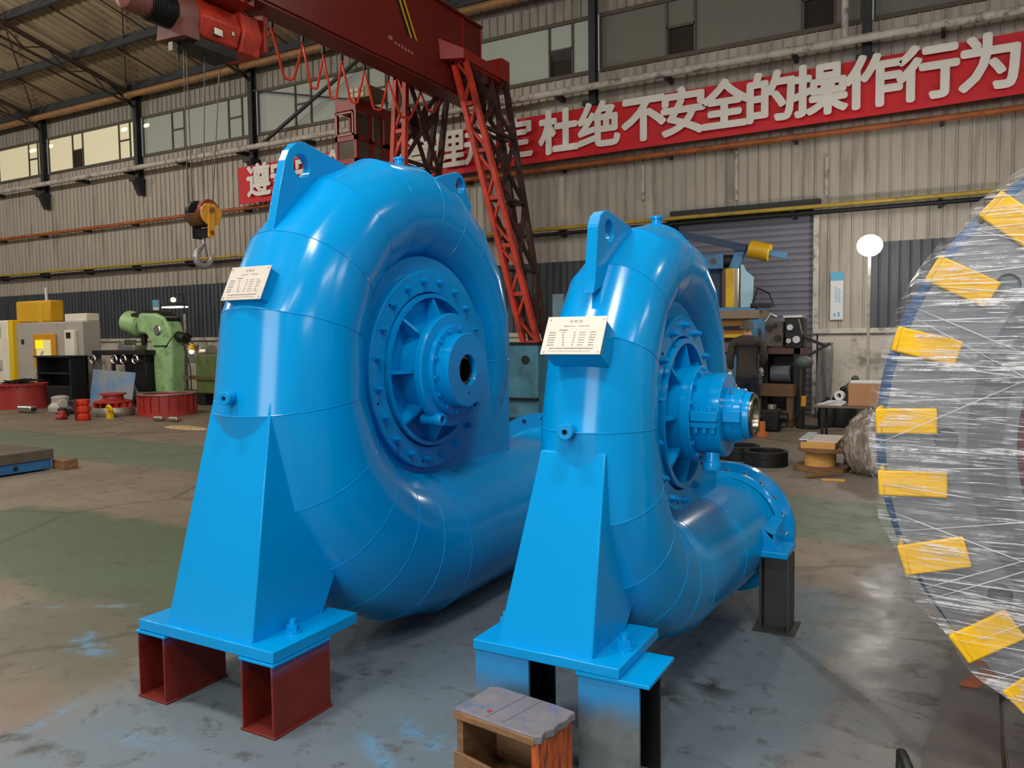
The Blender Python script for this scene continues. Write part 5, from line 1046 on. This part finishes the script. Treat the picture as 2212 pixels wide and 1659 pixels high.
tag(obj('glass_strip', MB().box(-1.46, -1.36, 9.23, 9.9, .335, .35).rot(Matrix.Identity(4)), mat('pale_blue_strip', (196, 212, 220), .25)), 'narrow pale blue strip lying on the boards atop cable drum', 'strip')
tag(obj('dark_crate', MB().box(-1.05, -.72, 9.75, 10.1, 0, .24), BLACK, bev=.01), 'black crate between the cable drum and the wrapped sack', 'crate')
for p0, p1, w, lb in (((-1.30, 8.72, .02), (-.98, 8.98, .05), .045, 'longer wooden stick on floor in front of cable drum'), ((-1.14, 8.62, .012), (-.92, 8.66, .012), .035, 'shorter splintered stick in front of the longer stick')):
    tag(obj('wood_stick', MB().bar(p0, p1, w, w*.7), WOODB if w > .04 else PINE, bev=.004), lb, 'stick')
for x, y, lb in ((-1.86, 9.42, 'black bearing ring lying on floor left of cable drum'), (-2.25, 9.75, 'black bearing ring half hidden behind the stepped bearing housing')):
    t_ = thing('bearing_ring', lb, 'bearing ring', (x, y, 0))
    obj('outer_ring', MB().lathe([(.20, 0), (.25, 0), (.25, .075), (.243, .08), (.25, .085), (.25, .165), (.20, .165)], (x, y, 0), (0, 0, 1), 44, closed=True), BLACKST, t_, bev=.002); obj('top_race', MB().lathe([(.20, .165), (.245, .165), (.24, .172), (.205, .172)], (x, y, 0), (0, 0, 1), 44, closed=True), DARKST, t_)
    for i in range(18): obj('roller', MB().cyl((x+.185*math.cos(i*PI/9), y+.185*math.sin(i*PI/9), .02), (x+.185*math.cos(i*PI/9), y+.185*math.sin(i*PI/9), .15), .016, n=8), DARKST, t_)
tag(obj('plastic_sheet', MB().grid([[V(-2.10+.26*u+.05*v, 14.9-.02*math.sin(9*u+4*v), .0+1.35*v) for u in [i/8 for i in range(9)]] for v in [j/8 for j in range(9)]]), mat('grey_plastic_sheet', (120, 116, 112), .35, var=.3, vs=9, stretch=(8, 1, .7)), solid=.004), 'crumpled grey plastic sheet hanging at the edge of dado', 'sheet')
# flood lamp
t_ = thing('flood_lamp', 'dazzling round white work lamp on thin pole by the wall', 'lamp', (-1.12, 13.5, 0))
obj('pole', MB().cyl((-1.12, 13.5, .03), (-1.12, 13.5, 2.7), .022, n=10), PIPEW, t_); obj('base', MB().cyl((-1.12, 13.5, 0), (-1.12, 13.5, .03), .2, n=20), BLACKST, t_)
obj('lamp_globe', MB().ball((-1.12, 13.5, 2.87), .185, (1, 1, .9), 24, 14), glow('dazzling_lamp', (255, 250, 240), 62), t_, label='glowing white globe')

# ------------------------------------------------------------------ worker
def skin_mesh(name, pts, edges, m, parent, root=0, sub=2, label=None):
    me = bpy.data.meshes.new(name); me.from_pydata([p[:3] for p in pts], edges, []); me.materials.append(m)
    o = bpy.data.objects.new(name, me); COL.objects.link(o)
    sk = o.modifiers.new('skin', 'SKIN'); sk.use_smooth_shade = True
    for i, v in enumerate(me.skin_vertices[0].data):
        r = pts[i][3]; v.radius = (r, r) if not isinstance(r, tuple) else r; v.use_root = (i == root)
    ss = o.modifiers.new('sub', 'SUBSURF'); ss.levels = sub; ss.render_levels = sub
    dg = bpy.context.evaluated_depsgraph_get(); dg.update(); me2 = bpy.data.meshes.new_from_object(o.evaluated_get(dg))
    bpy.data.objects.remove(o); me2.shade_smooth(); me2.name = name
    o = bpy.data.objects.new(name, me2); COL.objects.link(o); o.parent = parent
    if label: o['label'] = label
    return o
Pn = thing('person', 'person in dark jacket and navy trousers, white gloves, seen from behind', 'person', (-2.87, 13.0, 0), math.radians(14))
def hand(side, wrist, dr, lat):
    """palm and five fingers, hanging down, curled; returns points/edges to append"""
    w = V(*wrist); d = V(*dr).normalized(); l = V(*lat).normalized(); nrm = d.cross(l)
    P_ = [(w, .026), (w+d*.05, .034), (w+d*.085, .034)]; E_ = [(0, 1), (1, 2)]
    for i, (off, L) in enumerate(((-.027, .062), (-.009, .074), (.009, .078), (.027, .070))):
        b = len(P_); base = w+d*.095+l*off
        P_ += [(base, .0095), (base+d*L*.45+nrm*.010, .009), (base+d*L*.8+nrm*.026, .0085), (base+d*L*.92+nrm*.044, .0075)]; E_ += [(2, b), (b, b+1), (b+1, b+2), (b+2, b+3)]
    b = len(P_); P_ += [(w+d*.045-l*.035+nrm*.008, .011), (w+d*.075-l*.048+nrm*.022, .010), (w+d*.10-l*.045+nrm*.034, .0085)]; E_ += [(1, b), (b, b+1), (b+1, b+2)]
    return P_, E_
# body (continuous): hips, spine, neck, head, arms, legs, hands
J = [((0, 0, .92), (.12, .09)), ((0, .0, 1.12), (.13, .09)), ((0, -.01, 1.32), (.17, .11)), ((0, -.01, 1.44), (.12, .085)), ((0, .01, 1.52), .055), ((0, .03, 1.585), .07), ((0, .035, 1.655), .085), ((0, .03, 1.70), .055),
     ((-.20, 0, 1.40), .06), ((-.255, -.05, 1.14), .045), ((-.25, .08, .93), .03), ((.20, 0, 1.40), .06), ((.25, -.03, 1.14), .045), ((.22, .14, .98), .03),
     ((-.10, 0, .88), .09), ((-.11, .02, .50), .06), ((-.11, -.02, .10), .042), ((.10, 0, .88), .09), ((.11, .05, .50), .06), ((.11, .0, .10), .042), ((-.12, .13, .04), .04), ((.13, .15, .04), .04)]
Ed = [(0, 1), (1, 2), (2, 3), (3, 4), (4, 5), (5, 6), (6, 7), (3, 8), (8, 9), (9, 10), (3, 11), (11, 12), (12, 13), (0, 14), (14, 15), (15, 16), (0, 17), (17, 18), (18, 19), (16, 20), (19, 21)]
pts = [(*p, r) for p, r in J]; ed = list(Ed)
for wi, dr, lat in ((10, (0, .25, -1), (.2, 1, .2)), (13, (0, .5, -1), (-.2, 1, .3))):
    hp_, he = hand(0, J[wi][0], dr, lat); b = len(pts)-1
    pts += [(*p, r) for p, r in hp_[1:]]; ed += [((wi if i == 0 else i+b), (wi if k == 0 else k+b)) for i, k in he]
body = skin_mesh('body', pts, ed, SKIN, Pn, 0, 1)
jk = [((0, 0, .74), (.19, .145)), ((0, 0, .95), (.19, .145)), ((0, -.01, 1.18), (.18, .135)), ((0, -.015, 1.33), (.205, .14)), ((0, -.01, 1.43), (.14, .105)), ((0, .0, 1.50), (.075, .075)),
      ((-.215, 0, 1.385), .085), ((-.27, -.05, 1.13), .07), ((-.255, .07, .95), .055), ((.215, 0, 1.385), .085), ((.265, -.03, 1.13), .07), ((.225, .13, 1.0), .055)]
obj_j = skin_mesh('jacket', [(*p, r) for p, r in jk], [(0, 1), (1, 2), (2, 3), (3, 4), (4, 5), (4, 6), (6, 7), (7, 8), (4, 9), (9, 10), (10, 11)], JACK, Pn, 2, 2)
tr = [((0, 0, .95), (.155, .12)), ((0, 0, .86), (.16, .125)), ((-.095, 0, .78), (.10, .11)), ((-.11, .02, .48), (.08, .085)), ((-.11, -.02, .08), (.07, .075)), ((.095, 0, .78), (.10, .11)), ((.11, .05, .48), (.08, .085)), ((.11, .0, .08), (.07, .075))]
skin_mesh('trousers', [(*p, r) for p, r in tr], [(0, 1), (1, 2), (2, 3), (3, 4), (1, 5), (5, 6), (6, 7)], NAVY, Pn, 0, 2)
for x, y in ((-.11, -.03), (.115, 0)):
    skin_mesh('shoe', [(x, y-.03, .055, (.048, .05)), (x, y+.07, .05, (.05, .045)), (x*1.1, y+.17, .038, (.046, .034)), (x*1.12, y+.22, .032, (.03, .026))], [(0, 1), (1, 2), (2, 3)], mat('blue_work_shoe', (44, 80, 150), .6), Pn, 0, 2)
GLOVE = mat('white_cotton_glove', (214, 204, 186), .85)
for wi, dr, lat in ((10, (0, .25, -1), (.2, 1, .2)), (13, (0, .5, -1), (-.2, 1, .3))):
    hp_, he = hand(0, J[wi][0], dr, lat); skin_mesh('glove', [(*p, r*1.22) for p, r in hp_], he, GLOVE, Pn, 0, 1)
hr_ = MB(); rows = []
for i in range(10):
    ph_ = PI*i/18; rows.append([V(math.cos(a)*.094*math.cos(ph_), .022+math.sin(a)*.108*math.cos(ph_)-(.012 if math.sin(a) < 0 else 0), 1.655+.092*math.sin(ph_)-(.085*max(0, -math.sin(a))*(1-i/9) if math.sin(a) < 0 else -.03*math.sin(a)*(1-i/9))) for a in [2*PI*k/28 for k in range(28)]])
obj('hair', MB().loft(rows), mat('short_grey_hair', (86, 80, 74), .8, var=.3, vs=40), Pn, local=True, sharp=80)
q = MB()
for s_ in (-1, 1): q.ball((s_*.094, .03, 1.625), .03, (.35, .7, 1.1), 10, 8)
obj('ear', q, SKIN, Pn, local=True)
q = MB().ball((0, .125, 1.615), .018, (.8, 1, 1.5), 10, 8); obj('nose', q, SKIN, Pn, local=True)
q = MB()
for s_ in (-1, 1): q.ball((s_*.034, .108, 1.645), .012, (1.2, .6, .8), 10, 8)
obj('eye', q, mat('eye_white', (200, 196, 190), .3), Pn, local=True); obj('mouth', MB().ball((0, .112, 1.575), .022, (1, .3, .3), 10, 8), mat('lips', (150, 92, 84), .5), Pn, local=True)
